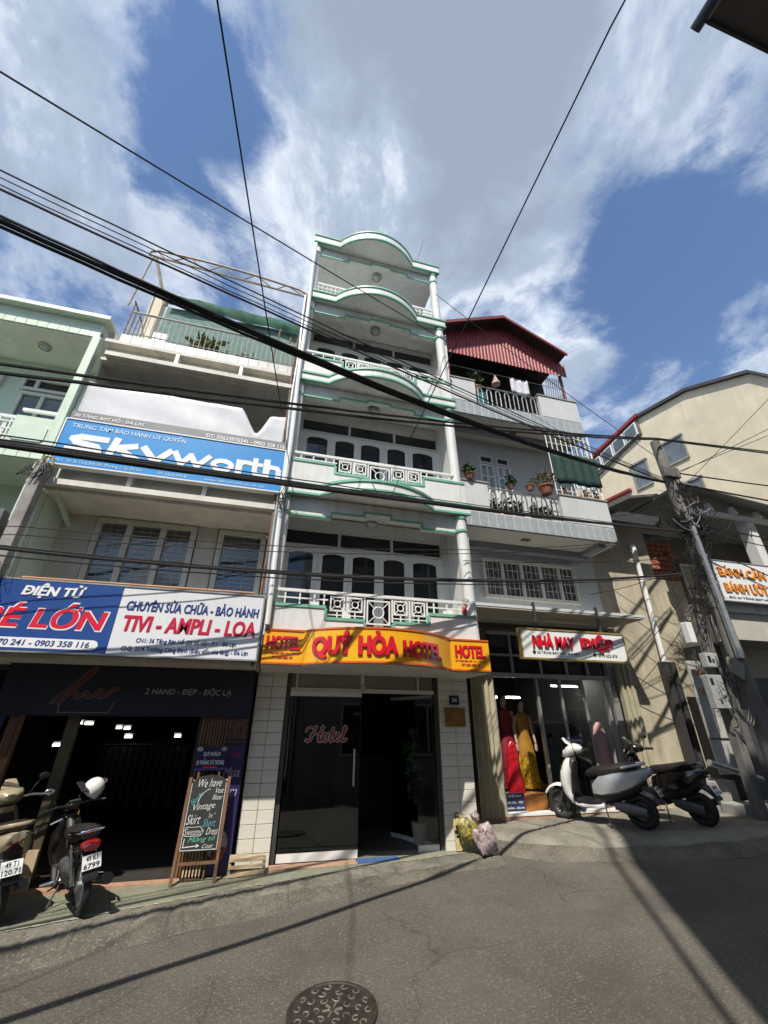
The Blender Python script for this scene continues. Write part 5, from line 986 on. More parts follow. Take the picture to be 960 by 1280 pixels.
# old post at the left with its own tangle
LPo = thing('old_post', 'weathered square concrete post beside the mint column', 'pole', (-3.5, 6.2, .1)); MB().box(-3.58, -3.43, 6.12, 6.27, .1, 5.32).build('shaft', mat('pale_old_concrete', (.36, .34, .31), .85, .25, 4, streak=.7, scol=(.12, .11, .1), bump=.3), LPo, bevel=.012)
MB().tube([(-3.55, 6.18, 5.3), (-3.52, 6.18, 5.42), (-3.42, 6.18, 5.42), (-3.40, 6.18, 5.28)], .02, 8).build('hook', GOLD, LPo, True)
mb = MB(); rg = random.Random(5); curl((-3.45, 6.08, 5.2), (.05, .03, .1), 12, .006); curl((-3.66, 6.2, 5.25), (.03, .03, .07), 6, .007); curl((-3.55, 6.1, 3.72), (.15, .05, .04), 9, .004); curl((-.12, 6.15, 5.25), (.05, .03, .1), 14, .006)
tg = mb.build('cable_tangle', BLACK); tg['kind'] = 'stuff'; tag(tg, 'small tangles of cable on the old post and hotel corner', 'cables')
bl = thing('cable_box', 'dark cable box strapped to the mint column', 'box', (-3.76, 6.2, 3.95)); MB().box(-3.88, -3.66, 6.1, 6.26, 3.95, 4.5).build('case', DARKC, bl, bevel=.02)
# ------------------------------------------------------------------ cables across the street
def cable(label, pts, r_, sag=.0, m=None, n=24, jit=0, seed=0, group=None):
    rg2 = random.Random(seed); P = [Vector(p) for p in pts]; out = []
    for a, b in zip(P[:-1], P[1:]):
        for i in range(n):
            t = i/n; p = a.lerp(b, t); p.z -= sag*4*t*(1-t); 
            if jit: p += Vector((0, rg2.uniform(-jit, jit), rg2.uniform(-jit, jit)))
            out.append(p)
    out.append(P[-1]); return tag(MB().tube(out, r_, 6).build('cable', m or BLACK, None, True), label, 'cable', group)
def E(p, q, k): return Vector(p)+(Vector(q)-Vector(p))*k     # extend a cable past the frame
POLE = (8.74, 6.40)
def far(p, q, k=.6): return E(p, q, -k)       # carry the cable on beyond the left edge of the view
def run(labels, p, q, r_, sag, offs, jit=.004, past=None, k=.5, seed=1):
    for i, (lb, (dy, dz)) in enumerate(zip(labels, offs)):
        a = Vector(p)+Vector((0, dy, dz)); b = Vector(q)+Vector((0, dy*.4, dz*.4)); pts = [far(a, b, k), a, b]
        if past is not None: pts.append(Vector(past)+Vector((0, dy, dz)))
        # one smooth sagging span from the far left end
        P0, P1 = pts[0], pts[2]; rr2 = r_ if not isinstance(r_, (list, tuple)) else r_[i]
        out = []; rg2 = random.Random(seed*31+i); L = (P1-P0).length; ta = k/(1+k)
        for j in range(61):
            t = j/60; s = t; z = sag*(max(0, (s-ta)/(1-ta)))*(1-s)/(1-ta)*4 if s > ta else 0
            v = P0.lerp(P1, s); v.z -= z; v += Vector((0, rg2.uniform(-jit, jit), rg2.uniform(-jit, jit))); out.append(v)
        if past is not None: out.append(pts[3])
        tag(MB().tube(out, rr2, 6).build('cable', BLACK, None, True), lb, 'cable', 'overhead cables along the street')
ON = ('first', 'second', 'third', 'fourth', 'fifth', 'sixth')
run(['thick black cable strand sweeping from the upper left down to the pole' for i in range(4)], (-2.66, 2.8, 5.74), (8.5, 6.4, 7.02), (.023, .017, .015, .011), .34, ((0, 0), (.03, -.03), (-.03, .022), (.02, .035)), seed=1)
run(['thin black cable of the fan at the upper left, %s from the top' % ON[i] for i in range(4)], (-2.99, 2.9, 6.53), (8.5, 6.4, 7.1), (.009, .006, .006, .013), .1, ((0, .05), (.02, -.02), (.05, -.08), (.0, -.2)), seed=2)
run(['upper cable of the pair below the sky blue sign top, passing the pole top', 'lower cable of the pair passing the pole top'], (-2.71, 3.6, 4.87), (8.6, 6.3, 8.24), (.018, .02), .15, ((0, 0), (.0, -.1)), past=(22, 6.2, 9.2), seed=3)
run(['black strand of the heavy cable bundle crossing the sky blue sign letters' for i in range(6)], (-2.01, 3.0, 3.68), (8.5, 6.4, 5.76), (.022, .014, .012, .012, .008, .006), .06, ((0, 0), (.03, .02), (-.02, -.022), (.02, -.012), (0, .035), (.0, .075)), seed=4)
run(['black cable strand running low along the first floor windows to the pole' for i in range(3)], (-3.17, 5.5, 3.74), (8.1, 6.4, 4.74), (.02, .012, .009, .008), .26, ((0, 0), (.02, .04), (-.02, -.09), (.03, .17)), seed=5)
run(['hair thin wire sagging past the first hotel balcony' for i in range(2)], (-3.2, 5.7, 4.0), (8.3, 6.45, 5.6), .006, .32, ((0, 0), (.02, .12), (.0, -.2)), seed=6)
cable('long thin wire from the upper left edge to the hotel right corner', [far((-2.76, 2.2, 6.78), (3.15, 6.25, 9.91), .6), (-2.76, 2.2, 6.78), (3.15, 6.25, 9.91)], .009, .02)
cable('thin wire from the hotel roof corner down past the red gable to the pole', [(2.94, 6.25, 11.56), (8.7, 6.6, 7.95)], .008, .1)
cable('thin wire from overhead down to the hotel left corner', [(-2.1, -2.6, 7.6), (-1.1, 1.5, 7.43), (-.3, 6.25, 7.0)], .01, .02)
cable('thin wire from the sky on the right down to the second hotel balcony', [(3.15, -1.0, 9.4), (2.62, .9, 8.33), (1.97, 5.7, 6.47)], .009, .0)
for i, (a, b) in enumerate((((8.8, 6.4, 7.3), (22, 4, 13.5)), ((8.8, 6.4, 7.25), (22, 3, 14.3)), ((8.9, 6.4, 6.9), (18, 3.5, 15.5)), ((8.85, 6.4, 7.35), (24, 6.3, 8.6)), ((8.85, 6.4, 7.05), (24, 6.0, 7.2)), ((8.85, 6.4, 6.0), (20, 6.4, 6.2)), ((8.85, 6.42, 5.85), (20, 6.3, 5.6)), ((8.9, 6.42, 5.5), (16, 6.4, 3.8)))):
    cable('cable leaving the utility pole towards the right edge, %s from the top' % ('first', 'second', 'third', 'fourth', 'fifth', 'sixth', 'seventh', 'eighth')[i], [a, b], (.008, .008, .008, .018, .022, .016, .012, .014)[i], .25 if i > 2 else .1)
for i, (a, b) in enumerate((((7.3, 7.0, 6.0), (8.6, 6.5, 5.9)), ((7.2, 7.1, 6.3), (8.6, 6.5, 6.5)), ((6.9, 7.8, 4.6), (8.4, 6.6, 5.0)), ((7.6, 7.8, 3.2), (8.45, 6.6, 4.6)), ((7.5, 7.8, 2.6), (8.45, 6.6, 4.2)), ((3.1, 6.3, 4.5), (8.5, 6.5, 5.2)), ((1.3, 5.75, 5.5), (1.75, 5.72, 5.6)))):
    cable('thin service wire from the tailor side house fronts to the pole' if i < 6 else 'loose thin wire loop hanging before the second hotel balcony', [a, b], .007, .08 if i < 6 else .35, group='service wires from the house fronts' if i < 6 else None)


# ================================================================== two wheelers
def wheel(parent, x, r_, w, rimr, name, spokes=5, rimm=None):
    t = MB(); n = 28; prof = [(r_*math.cos(0)-0, 0)]
    rings = []
    for k in range(n):
        a = 2*math.pi*k/n; ring = []
        for j in range(10):
            b = 2*math.pi*j/10; rad = (r_-w*.5)+w*.5*math.cos(b); ring.append((x+rad*math.cos(a), w*.5*math.sin(b), r_+rad*math.sin(a)))
        rings.append(ring)
    rings.append(rings[0]); wo_ = MB().loft(rings, caps=False).build(name, TYRE, parent, True)
    m = rimm or GALV; t = MB(); t.lathe([(rimr, -w*.3), (rimr+.01, -w*.25), (rimr-.015, 0), (rimr+.01, w*.25), (rimr, w*.3), (rimr-.03, 0)], (x, 0, r_), 'Y', 28)
    for k in range(spokes):
        a = 2*math.pi*k/spokes+.3; t.tube([(x+.03*math.cos(a), 0, r_+.03*math.sin(a)), (x+rimr*math.cos(a), 0, r_+rimr*math.sin(a))], .014 if spokes < 10 else .003, 6)
    t.lathe([(.045, -.05), (.045, .05)], (x, 0, r_), 'Y', 14); t.build('rim', m, wo_, True); return wo_
def ring_yz(x, cz, hw, hh, n=16, p=2.6, tilt=0):
    out = []
    for k in range(n):
        a = 2*math.pi*k/n; c, s = math.cos(a), math.sin(a); yy = hw*math.copysign(abs(c)**(2/p), c); zz_ = hh*math.copysign(abs(s)**(2/p), s); out.append((x+tilt*zz_, yy, cz+zz_))
    return out
def ring_xy(z, cx, hx_, hw, n=16, p=2.5):
    out = []
    for k in range(n):
        a = 2*math.pi*k/n; c, s = math.cos(a), math.sin(a); out.append((cx+hx_*math.copysign(abs(c)**(2/p), c), hw*math.copysign(abs(s)**(2/p), s), z))
    return out
def plate(parent, x, z, tilt, l1, l2, w=.19, h=.14):
    p = MB().box(-w/2, w/2, -.003, .003, -h/2, h/2).build('number_plate', WPRINT, parent)
    PB = mat('plate_black', (.02, .02, .02), .5, 0)
    a = text('plate_digits', l1, PB, p, -w*.3, w*.3, .008, h*.43, -.004, .02, 0, .001, res=2); b = text('plate_digits', l2, PB, p, -w*.42, w*.42, -h*.43, -.01, -.004, .02, 0, .001, res=2)
    Mx = Matrix.Translation((x, 0, z)) @ Matrix.Rotation(R(-90), 4, 'Z') @ Matrix.Rotation(tilt, 4, 'X')      # face backwards (-x)
    for o in (p, a, b): o.data.transform(Mx)
def scooter(label, body, dark, pl, panel=None, helmetless=True):
    t = thing('scooter', label, 'scooter'); panel = panel or body
    wheel(t, .64, .245, .10, .165, 'front_wheel', 5, mat('dark_alloy', (.10, .10, .10), .4, .1, metal=.6)); wheel(t, -.63, .245, .115, .165, 'rear_wheel', 5, mat('dark_alloy'))
    mb = MB()
    for s in (-1, 1): mb.tube([(.64, s*.075, .245), (.52, s*.075, .6)], .022, 8)
    mb.build('fork', DARKMETAL, t, True)
    fe = MB(); rings = []
    for k in range(11):
        a = R(168-k*14); rad = .29; c = (.64+rad*math.cos(a), .245+rad*math.sin(a)); w_ = .092-.005*abs(k-4); rings.append([(c[0]+dx*math.cos(a), s, c[1]+dx*math.sin(a)) for dx, s in ((-.02, -w_), (.012, -w_*.7), (.022, 0), (.012, w_*.7), (-.02, w_), (-.012, w_*.6), (0, 0), (-.012, -w_*.6))])
    fe.loft(rings).build('front_fender', body, t, True)
    ls = MB().loft([ring_xy(z, cx, hx_, hw) for z, cx, hx_, hw in ((.28, .38, .06, .14), (.42, .46, .08, .18), (.58, .475, .10, .205), (.74, .44, .11, .20), (.88, .38, .10, .165), (.97, .34, .07, .11))]).build('leg_shield', body, t, True)
    MB().loft([ring_xy(z, cx, .03, hw) for z, cx, hw in ((.34, .335, .15), (.5, .365, .16), (.7, .335, .15), (.9, .29, .10))]).build('inner_shield', BLKPL, ls, True)
    mb = MB()
    for s in (-1, 1): mb.loft([[(.50+dx, s*(.125+dy), z+dz) for dx, dy, dz in ((-.02, .03, -.02), (.03, 0, -.015), (.035, -.02, .015), (-.01, .03, .02))] for z in (.66, .72, .78, .83)])
    mb.build('front_indicator', mat('smoked_lens', (.06, .05, .05), .1, .1), ls, True)
    hd = MB().loft([ring_yz(x, cz, hw, hh, tilt=-.35) for x, cz, hw, hh in ((.12, 1.08, .06, .04), (.19, 1.09, .14, .075), (.29, 1.08, .165, .11), (.38, 1.05, .14, .10), (.45, 1.02, .08, .06))]).build('handlebar_cowl', body, t, True)
    MB().ball((.43, 0, 1.03), .03, .10, .055).build('headlamp', mat('headlamp_glass', (.55, .56, .58), .08, .1, coat=1), hd, True); MB().loft([ring_yz(x, cz, hw, .012) for x, cz, hw in ((.30, 1.16, .10), (.37, 1.20, .09), (.42, 1.26, .06))]).build('fly_screen', body, hd, True)
    mb = MB()
    for s in (-1, 1): mb.tube([(.22, s*.1, 1.06), (.17, s*.24, 1.075), (.12, s*.36, 1.06)], [.018, .02, .021], 8)
    mb.build('grip', BLKPL, t, True)
    mb = MB()
    for s in (-1, 1): mb.tube([(.25, s*.2, 1.065), (.20, s*.36, 1.035)], .007, 5)
    mb.build('brake_lever', GALV, t)
    for s in (-1, 1):
        mi = MB().tube([(.20, s*.2, 1.09), (.19, s*.26, 1.2), (.2, s*.31, 1.25)], .007, 6).build('mirror', BLKPL, t, True); MB().ball((.2, s*.33, 1.275), .02, .065, .045).build('mirror_glass', CHROME if s > 0 else BLKPL, mi, True)
    MB().loft([ring_yz(x, cz, hw, hh, p=5) for x, cz, hw, hh in ((.42, .36, .12, .05), (.3, .32, .165, .045), (.1, .315, .17, .045), (-.08, .33, .15, .06))]).build('floorboard', BLKPL, t, True)
    MB().loft([ring_yz(x, cz, hw, hh, p=4) for x, cz, hw, hh in ((.36, .285, .15, .035), (.2, .27, .178, .035), (0, .27, .178, .035), (-.12, .29, .16, .04))]).build('floor_trim', body, t, True)
    MB().loft([ring_yz(x, cz, hw, hh) for x, cz, hw, hh in ((.05, .46, .11, .2), (-.1, .50, .14, .22), (-.35, .55, .155, .2), (-.6, .60, .145, .16), (-.8, .68, .09, .08))]).build('under_body', BLKPL, t, True)
    for s in (-1, 1): 
        pn = MB(); rings = []
        for x, z0, z1, yy in ((.03, .42, .60, .115), (-.10, .42, .71, .16), (-.35, .47, .77, .19), (-.6, .56, .81, .18), (-.8, .68, .85, .125), (-.92, .77, .86, .06)): rings.append([(x, s*(yy-.05), z0), (x, s*yy, z0+.03), (x, s*(yy+.012), (z0+z1)/2), (x, s*(yy-.005), z1-.02), (x, s*(yy-.06), z1), (x, s*(yy-.08), (z0+z1)/2)])
        pn.loft(rings).build('side_panel', panel, t, True)
    MB().loft([ring_yz(x, cz, hw, hh, p=3) for x, cz, hw, hh in ((.11, .73, .08, .04), (.0, .765, .13, .07), (-.2, .79, .155, .075), (-.38, .82, .16, .075), (-.58, .865, .145, .065), (-.72, .88, .10, .04))]).build('seat', mat('black_vinyl', (.022, .02, .019), .45, .15, 20), t, True)
    MB().tube([(-.5, .15, .85), (-.7, .15, .90), (-.82, .09, .92), (-.84, 0, .92), (-.82, -.09, .92), (-.7, -.15, .90), (-.5, -.15, .85)], .02, 8).build('grab_rail', panel if panel is not body else body, t, True)
    MB().loft([ring_yz(x, cz, hw, hh) for x, cz, hw, hh in ((-.78, .77, .11, .05), (-.86, .775, .10, .045), (-.9, .78, .06, .03))]).build('tail_lamp', mat('red_lens', (.35, .015, .02), .1, .1, coat=1), t, True)
    MB().loft([ring_yz(x, cz, hw, hh, p=4) for x, cz, hw, hh in ((-.70, .62, .09, .05), (-.84, .54, .10, .03), (-.96, .42, .095, .02))]).build('rear_mudguard', BLKPL, t, True); plate(t, -.945, .54, R(-28), *pl)
    MB().loft([ring_yz(x, cz, .055, hh) for x, cz, hh in ((-.28, .31, .055), (-.42, .285, .085), (-.58, .265, .085), (-.74, .25, .065))]).build('engine_case', mat('engine_alloy', (.13, .13, .13), .45, .15, metal=.5), t, True)
    for c in list(t.children):
        if c.name.startswith('engine_case'): c.data.transform(Matrix.Translation((0, .10, 0)))
    MB().tube([(-.2, -.13, .22), (-.35, -.15, .24), (-.5, -.155, .27), (-.85, -.16, .36)], [.02, .03, .055, .05], 12).build('exhaust', mat('exhaust_grey', (.16, .16, .165), .4, .15, metal=.6), t, True); MB().tube([(-.12, .12, .28), (-.2, .26, .012)], .012, 6).build('side_stand', DARKMETAL, t)
    return t
def place(t, rear, front, z, k=1.0, lean_=0):
    d = Vector((front[0]-rear[0], front[1]-rear[1], 0)).normalized(); c = Vector((rear[0], rear[1], 0))+d*.63*k
    t.location = (c.x, c.y, z); t.rotation_euler = (-R(lean_), 0, math.atan2(d.y, d.x)); t.scale = (k, k, k)
PEARL = mat('pearl_white_paint', (.72, .72, .70), .25, .03, coat=.6); SILV = mat('silver_paint', (.50, .52, .54), .28, .04, metal=.35, coat=.6); BLKP = mat('gloss_black_paint', (.012, .010, .010), .15, .05, coat=.8); CHAMP = mat('champagne_paint', (.46, .39, .26), .28, .05, metal=.3, coat=.6)
w_ = scooter('white and silver scooter parked before the tailor shop', PEARL, BLKPL, ('49 B1', '258.63'), SILV); place(w_, (5.93, 6.62), (5.22, 7.66), .508, .97, 3)
b_ = scooter('glossy black scooter parked at the right of the white one', BLKP, BLKPL, ('49 B1', '334.36')); place(b_, (7.05, 6.56), (6.72, 7.78), .508, .97, 4)
c_ = scooter('champagne scooter cut by the left edge of the picture', CHAMP, BLKPL, ('49 T1', '120.71')); place(c_, (-2.29, 6.22), (-2.93, 7.28), zs(-2.5)+.004, .9, 5)
# underbone motorcycle seen from behind
m = thing('motorcycle', 'small black motorcycle with chrome rail and red tail lamp beside the shop door', 'motorcycle')
wheel(m, .60, .285, .07, .22, 'front_wheel', 18, GALV); wheel(m, -.62, .285, .085, .215, 'rear_wheel', 18, GALV)
mb = MB()
for s in (-1, 1): mb.tube([(.60, s*.07, .285), (.40, s*.075, .72), (.33, s*.075, .9)], .02, 8)
mb.build('fork', CHROME, m, True)
rings = []
for k in range(12):
    a = R(175-k*13); rad = .315; w2 = .05; rings.append([(.60+(rad+dx)*math.cos(a), s, .285+(rad+dx)*math.sin(a)) for dx, s in ((-.015, -w2), (.01, -w2*.6), (.016, 0), (.01, w2*.6), (-.015, w2), (-.004, 0))])
MB().loft(rings).build('front_fender', BLKP, m, True)
MB().loft([ring_xy(z, cx, .035, hw) for z, cx, hw in ((.36, .30, .16), (.5, .36, .20), (.68, .37, .185), (.82, .33, .11))]).build('leg_shield', BLKP, m, True)
MB().tube([(.34, 0, .86), (.12, 0, .56), (-.1, 0, .52), (-.55, 0, .62)], [.05, .055, .05, .04], 10).build('frame', DARKMETAL, m, True)
hb = MB().loft([ring_yz(x, cz, hw, hh) for x, cz, hw, hh in ((.20, .98, .05, .03), (.27, .98, .11, .06), (.36, .96, .10, .07), (.42, .94, .05, .04))]).build('handlebar_cowl', BLKP, m, True); MB().ball((.41, 0, .95), .03, .075, .055).build('headlamp', mat('headlamp_glass'), hb, True); MB().box(.22, .30, -.06, .06, 1.03, 1.045).build('dial', mat('dial_green', (.05, .09, .06), .2, .2), hb)
mb = MB()
for s in (-1, 1): mb.tube([(.28, s*.06, .98), (.24, s*.2, 1.0), (.16, s*.35, .99)], .016, 8)
mb.build('grip', BLKPL, m, True)
for s in (-1, 1):
    mi = MB().tube([(.24, s*.2, 1.0), (.24, s*.25, 1.12), (.22, s*.3, 1.19)], .007, 6).build('mirror', BLKPL, m, True); MB().ball((.22, s*.31, 1.21), .02, .06, .04).build('mirror_glass', CHROME, mi, True)
MB().loft([ring_yz(x, cz, hw, hh, p=3) for x, cz, hw, hh in ((.12, .69, .06, .04), (.02, .725, .12, .07), (-.25, .75, .15, .08), (-.5, .775, .15, .075), (-.68, .79, .11, .045))]).build('seat', mat('black_vinyl'), m, True)
MB().loft([ring_yz(x, cz, hw, hh) for x, cz, hw, hh in ((.1, .6, .05, .08), (-.2, .62, .10, .09), (-.5, .66, .11, .07), (-.72, .69, .085, .05), (-.8, .71, .05, .03))]).build('tail_body', BLKP, m, True)
MB().tube([(-.35, .14, .78), (-.6, .145, .82), (-.78, .11, .84), (-.82, 0, .845), (-.78, -.11, .84), (-.6, -.145, .82), (-.35, -.14, .78)], .015, 8).build('grab_rail', CHROME, m, True)
MB().loft([ring_yz(x, cz, hw, hh) for x, cz, hw, hh in ((-.74, .70, .10, .05), (-.84, .695, .095, .05), (-.88, .69, .06, .035))]).build('tail_lamp', mat('red_lens'), m, True)
MB().loft([ring_yz(x, cz, hw, hh, p=4) for x, cz, hw, hh in ((-.7, .6, .075, .04), (-.82, .55, .08, .03), (-.93, .4, .08, .02))]).build('rear_mudguard', BLKPL, m, True); plate(m, -.90, .555, R(-16), '49 K1', '6799')
en = MB().loft([ring_yz(x, cz, hw, hh) for x, cz, hw, hh in ((.2, .36, .09, .07), (.05, .34, .10, .09), (-.12, .33, .10, .09), (-.25, .33, .06, .06))]).build('engine', mat('engine_alloy'), m, True); MB().tube([(-.18, .11, .33), (-.6, .11, .3)], .035, 10).build('chain_case', BLKPL, en, True)
MB().tube([(.1, -.1, .24), (-.1, -.15, .2), (-.3, -.16, .22), (-.45, -.165, .26), (-.98, -.17, .36)], [.018, .02, .024, .05, .055], 12).build('exhaust', mat('black_exhaust', (.03, .03, .03), .35, .1, metal=.5), m, True)
mb = MB()
for s in (-1, 1): mb.tube([(-.62, s*.1, .3), (-.48, s*.12, .64)], .024, 10); mb.tube([(-.05, 0, .25), (-.02, s*.3, .25)], .012, 6); mb.tube([(-.3, s*.1, .3), (-.38, s*.28, .27)], .01, 6)
mb.build('shock_absorber', CHROME, m, True); MB().tube([(-.1, .1, .24), (-.16, .24, .01)], .011, 6).build('side_stand', DARKMETAL, m)
place(m, (-1.55, 6.20), (-2.17, 7.26), zs(-1.8)+.004, .88, 8)
he = thing('helmet', 'white open face helmet hung on the motorcycle handlebar', 'helmet', (-1.75, 6.85, 1.0))
HC = m.matrix_basis @ Vector((.26, -.20, 1.13)); rings = []
for j in range(10):
    t_ = -.25+(math.pi/2+.2)*j/9; k = max(.03, math.cos(t_)); rings.append([(HC.x+.115*k*math.cos(2*math.pi*i/20), HC.y+.13*k*math.sin(2*math.pi*i/20), HC.z+.13*math.sin(t_)-(.02 if j == 0 else 0)) for i in range(20)])
MB().loft(rings).build('shell', PEARL, he, True); MB().loft([[(HC.x-.09+dx, HC.y-.10+dy, HC.z-.01+dz) for dx, dy, dz in r_] for r_ in ([(-.06, .06, 0), (.1, -.05, 0), (.1, -.05, .012), (-.06, .06, .012)], [(-.10, .02, -.03), (.05, -.09, -.03), (.05, -.09, -.02), (-.10, .02, -.02)])]).build('peak', BLKPL, he, True)
MB().tube([(HC.x-.1, HC.y, HC.z-.02), (HC.x-.06, HC.y-.02, HC.z-.13), (HC.x+.02, HC.y, HC.z-.16), (HC.x+.1, HC.y, HC.z-.02)], .008, 5).build('strap', BLKPL, he)
for c in he.children: c.data.transform(Matrix.Translation(HC) @ Matrix.Rotation(R(35), 4, 'Y') @ Matrix.Translation(-HC))
tag(MB().box(-2.46, -2.34, 7.0, 7.03, .2, .6).build('timber_board', WOODL), 'pale timber board leaning inside the shop door behind the motorcycle', 'board')

# ================================================================== pavement things
AB = thing('chalkboard', 'chalkboard stand with handwritten menu of clothes before the shop', 'chalkboard', (-.55, 6.9, zs(-.5)))
CHK = mat('chalkboard_black', (.022, .024, .023), .6, .25, 9)
zb = zs(-.5); yb = lambda z: 6.80+.12*(z-zb)         # the board leans back
def lean(o): warp(o, lambda v: Vector((v.x, v.y+.13*(v.z-zb), v.z)))
for x in (-.80, -.315): o = MB().box(x-.018, x+.018, 6.80, 6.83, zb, 1.30).build('leg', WOOD, AB); lean(o)
for x in (-.76, -.35): MB().obox((x, 7.12, .72), .028, .028, 1.12, Matrix.Rotation(R(14), 3, 'X')).build('leg', WOODL, AB)
o = MB().prism([(-.782, .53), (-.333, .53), (-.333, 1.24), (-.40, 1.30), (-.555, 1.325), (-.71, 1.30), (-.782, 1.24)], 6.805, 6.825).build('board', CHK, AB); lean(o)
mb = MB(); ribbon(mb, [(-.77, .545), (-.345, .545), (-.345, 1.23)], .008, 6.803, .003); ribbon(mb, [(-.77, .545), (-.77, 1.23)], .008, 6.803, .003); o = mb.build('chalk_border', mat('chalk_white', (.6, .6, .58), .9, .2, 60), AB); lean(o)
CW, CB = mat('chalk_white'), mat('chalk_blue', (.10, .38, .42), .9, .2, 60); CG = mat('chalk_green', (.12, .45, .32), .9, .2, 60)
for s, a, b, z0, z1, m_, tl in (('We have', -.69, -.40, 1.19, 1.28, CW, .04), ('Hoodie', -.76, -.60, 1.04, 1.10, CB, .75), ('Vest', -.46, -.36, 1.12, 1.18, CW, 0), ('Blazer', -.49, -.36, 1.05, 1.105, CW, 0), ('Vintage', -.70, -.44, .93, 1.02, CW, .08), ('Skirt', -.76, -.59, .80, .90, CW, .03), ("'n'", -.50, -.42, .86, .91, CW, 0), ('Short', -.56, -.40, .77, .85, CB, 0), ('Sweater', -.76, -.54, .69, .76, CW, 0), ('Dress', -.50, -.36, .69, .76, CW, 0), ('Măng tô', -.70, -.38, .61, .68, CG, .04), ('Coat', -.52, -.39, .56, .60, CW, .03)):
    o = text('chalk_writing', s, m_, AB, a, b, z0, z1, 6.803, -.004, .45, .001, res=2, tilt=tl); lean(o)
mb = MB(); ribbon(mb, [(-.66, 1.02), (-.64, 1.1), (-.58, 1.15), (-.53, 1.17)], .007, 6.803, .002); ribbon(mb, [(-.74, .66), (-.745, .575), (-.56, .585)], .009, 6.803, .002); ribbon(mb, [(-.59, .60), (-.56, .585), (-.59, .57)], .008, 6.803, .002)
ribbon(mb, [(-.77, .72), (-.74, .775), (-.66, .77), (-.58, .775), (-.53, .73), (-.56, .685), (-.66, .68), (-.75, .685), (-.77, .72)], .005, 6.803, .002); o = mb.build('chalk_arrow', CW, AB); lean(o)
for k in range(6): MB().obox((-.70+k*.038, 6.98, .37), .016, .016, .34, Matrix.Rotation(R(-8), 3, 'X')).build('slat', WOODL, AB)
o = MB().box(-.79, -.32, 6.815, 6.83, .40, .43).build('cross_bar', WOOD, AB); lean(o)
TS = thing('welcome_sign', 'small navy sign asking customers to go straight in above the chalkboard', 'sign', (-.59, 6.95, 1.36)); MB().box(-.79, -.40, 6.96, 6.975, 1.38, 1.64).build('panel', NAVY, TS)
text('lettering', 'QUÝ KHÁCH', WPRINT, TS, -.70, -.48, 1.535, 1.60, 6.957, .03, 0, .001, res=2); text('lettering', 'ĐI THẲNG VÔ TRONG', WPRINT, TS, -.77, -.42, 1.44, 1.52, 6.957, .03, 0, .001, res=2)
for x in (-.75, -.44): MB().prism([(x+.04*math.cos(a*.52), 1.625+.028*math.sin(a*.52)) for a in range(12)], 6.952, 6.958).build('flower', mat('flower_print', (.6, .45, .42), .5, .5, 60), TS)
MB().box(-.68, -.50, 6.955, 6.9585, 1.405, 1.42).build('red_line', REDP, TS)
for x in (-.72, -.46): MB().box(x-.012, x+.012, 6.975, 6.99, .24, 1.38).build('stake', WOOD, TS)
PA = thing('wooden_crate', 'low broken crate of pale slats at the foot of the tiled pier', 'crate', (.05, 6.95, zs(0)))
z = zs(0)
for i, (dz, rt_) in enumerate(((.03, .0), (.10, .05), (.165, .02))): MB().obox((.05, 6.90, z+dz+.01), .44, .012, .035, Matrix.Rotation(R(-4+i*2.5), 3, 'Y')).build('slat', WOODL, PA)
for x in (-.16, .26): MB().box(x-.015, x+.015, 6.905, 7.1, z, z+.17).build('end_post', WOODL, PA)
for i in range(3): MB().obox((.05, 6.95+i*.06, z+.185), .45, .045, .012, Matrix.Rotation(R(-3+2*i), 3, 'Y')).build('slat', WOODL, PA)
# rubbish bag
rg = random.Random(9); BG = thing('rubbish_bag', 'pinkish see-through rubbish bag lying against the right pier', 'bag', (3.3, 6.95, zs(3.2)))
def blob(c, rx, ry, rz, seed, amp=.16):
    q_ = random.Random(seed); mb = MB(); ph = [q_.uniform(0, 6) for _ in range(9)]; rings = []
    for j in range(13):
        t_ = -math.pi/2+math.pi*j/12; k = max(.03, math.cos(t_)); ring = []
        for i in range(22):
            a = 2*math.pi*i/22; f = 1+amp*(math.sin(3*a+ph[0]+t_*2)+.6*math.sin(5*a+ph[1]-t_*4)+.5*math.sin(8*a+ph[2]+t_*5))*.5; ring.append((c[0]+rx*k*f*math.cos(a), c[1]+ry*k*f*math.sin(a), max(zs(3.2)+.002, c[2]+rz*math.sin(t_)*(1+.1*math.sin(2*a+ph[3])))))
        rings.append(ring)
    return mb.loft(rings)
def crumple(c, r3, seed, lean_):
    q_ = random.Random(seed); bm = bmesh.new(); bmesh.ops.create_icosphere(bm, subdivisions=4, radius=1)
    pts = [Vector((q_.gauss(0, 1), q_.gauss(0, 1), q_.gauss(0, 1))).normalized() for _ in range(46)]; amp = [q_.uniform(.05, .22) for _ in pts]
    for v in bm.verts:
        n_ = v.co.normalized(); f = .86
        for p, a_ in zip(pts, amp): f += a_*max(0, 1-(n_-p).length*2.6)
        f += .03*math.sin(n_.x*19+seed)+.025*math.sin(n_.z*23+n_.y*17)
        if n_.z > .62: f *= 1-.5*(n_.z-.62)/.38
        w = Vector((n_.x*r3[0]*f, n_.y*r3[1]*f, n_.z*r3[2]*f)); w = lean_@w; w += Vector(c); w.z = max(w.z, zs(3.2)+.003); v.co = w
    me = bpy.data.meshes.new('bag'); bm.to_mesh(me); bm.free(); me.polygons.foreach_set('use_smooth', [True]*len(me.polygons)); return me
FILM = mat('pink_plastic_film', (.60, .47, .47), .22, .55, 11, bump=.8, bscale=22, coat=.7, speck=.6, sscale=14)
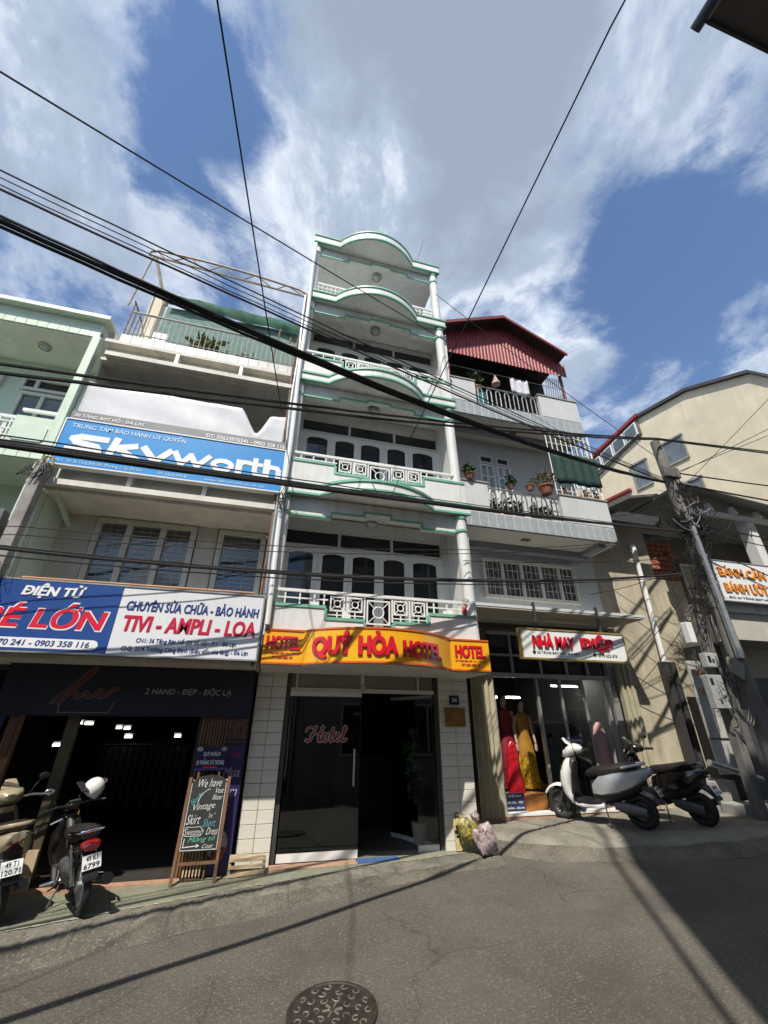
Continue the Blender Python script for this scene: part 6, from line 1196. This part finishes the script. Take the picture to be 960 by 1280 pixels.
link('bag', crumple((3.34, 6.88, .47), (.17, .15, .29), 3, Matrix.Rotation(R(-22), 3, 'Y')), FILM, BG)
link('bag_mouth', crumple((3.22, 6.90, .74), (.06, .06, .08), 5, Matrix.Rotation(R(-30), 3, 'Y')), FILM, BG)
link('yellow_bag', crumple((3.13, 6.97, .58), (.15, .13, .19), 8, Matrix.Rotation(R(15), 3, 'Y')), mat('yellow_plastic_film', (.42, .36, .08), .28, .6, 12, bump=.8, bscale=22, coat=.5, speck=.5, sscale=18), BG)
BX = thing('cardboard_flap', 'yellowish torn carton beside the rubbish bag', 'carton', (3.0, 7.15, zs(3))); MB().obox((3.05, 7.12, zs(3)+.2), .16, .015, .38, Matrix.Rotation(R(-12), 3, 'X')).build('flap', mat('yellow_card', (.50, .40, .18), .8, .2, 9), BX)
for k in range(4): MB().obox((3.0+.02*(k % 2), 7.11-.0, zs(3)+.12+k*.06), .05, .017, .03, Matrix.Rotation(R(-12), 3, 'X')).build('print_mark', mat('black_print'), BX)
mk = MB(); ribbon(mk, [(3.08, .74), (3.03, .74), (3.03, .64), (3.08, .64)], .012, 7.199, .002); ribbon(mk, [(3.03, .69), (3.09, .69)], .012, 7.199, .002); o = mk.build('painted_mark', mat('black_print')); tag(o, 'small black painted mark low on the right tiled pier', 'mark')
# potted plant seen through the hotel glass
lp = thing('lobby_plant', 'tall potted plant just inside the hotel glass door', 'plant', (2.62, 7.62, .255)); MB().lathe([(.1, 0), (.15, .3), (.16, .32), (.14, .32), (.01, .3)], (2.62, 7.62, .255), n=16).build('pot', mat('pale_pot', (.4, .4, .38), .4, .1), lp, True)
mb = MB(); 
for k in range(4): mb.tube([(2.62, 7.62, .5), (2.6+.05*math.sin(k*2), 7.62+.05*math.cos(k*2), 1.3), (2.6+.12*math.sin(k*2), 7.62+.1*math.cos(k*2), 1.9)], .01, 5)
mb.build('stem', LEAFD, lp); foliage('foliage', (2.6, 7.62, 1.35), .17, .15, .6, 220, .16, LEAFD, lp, 61, droop=.5)
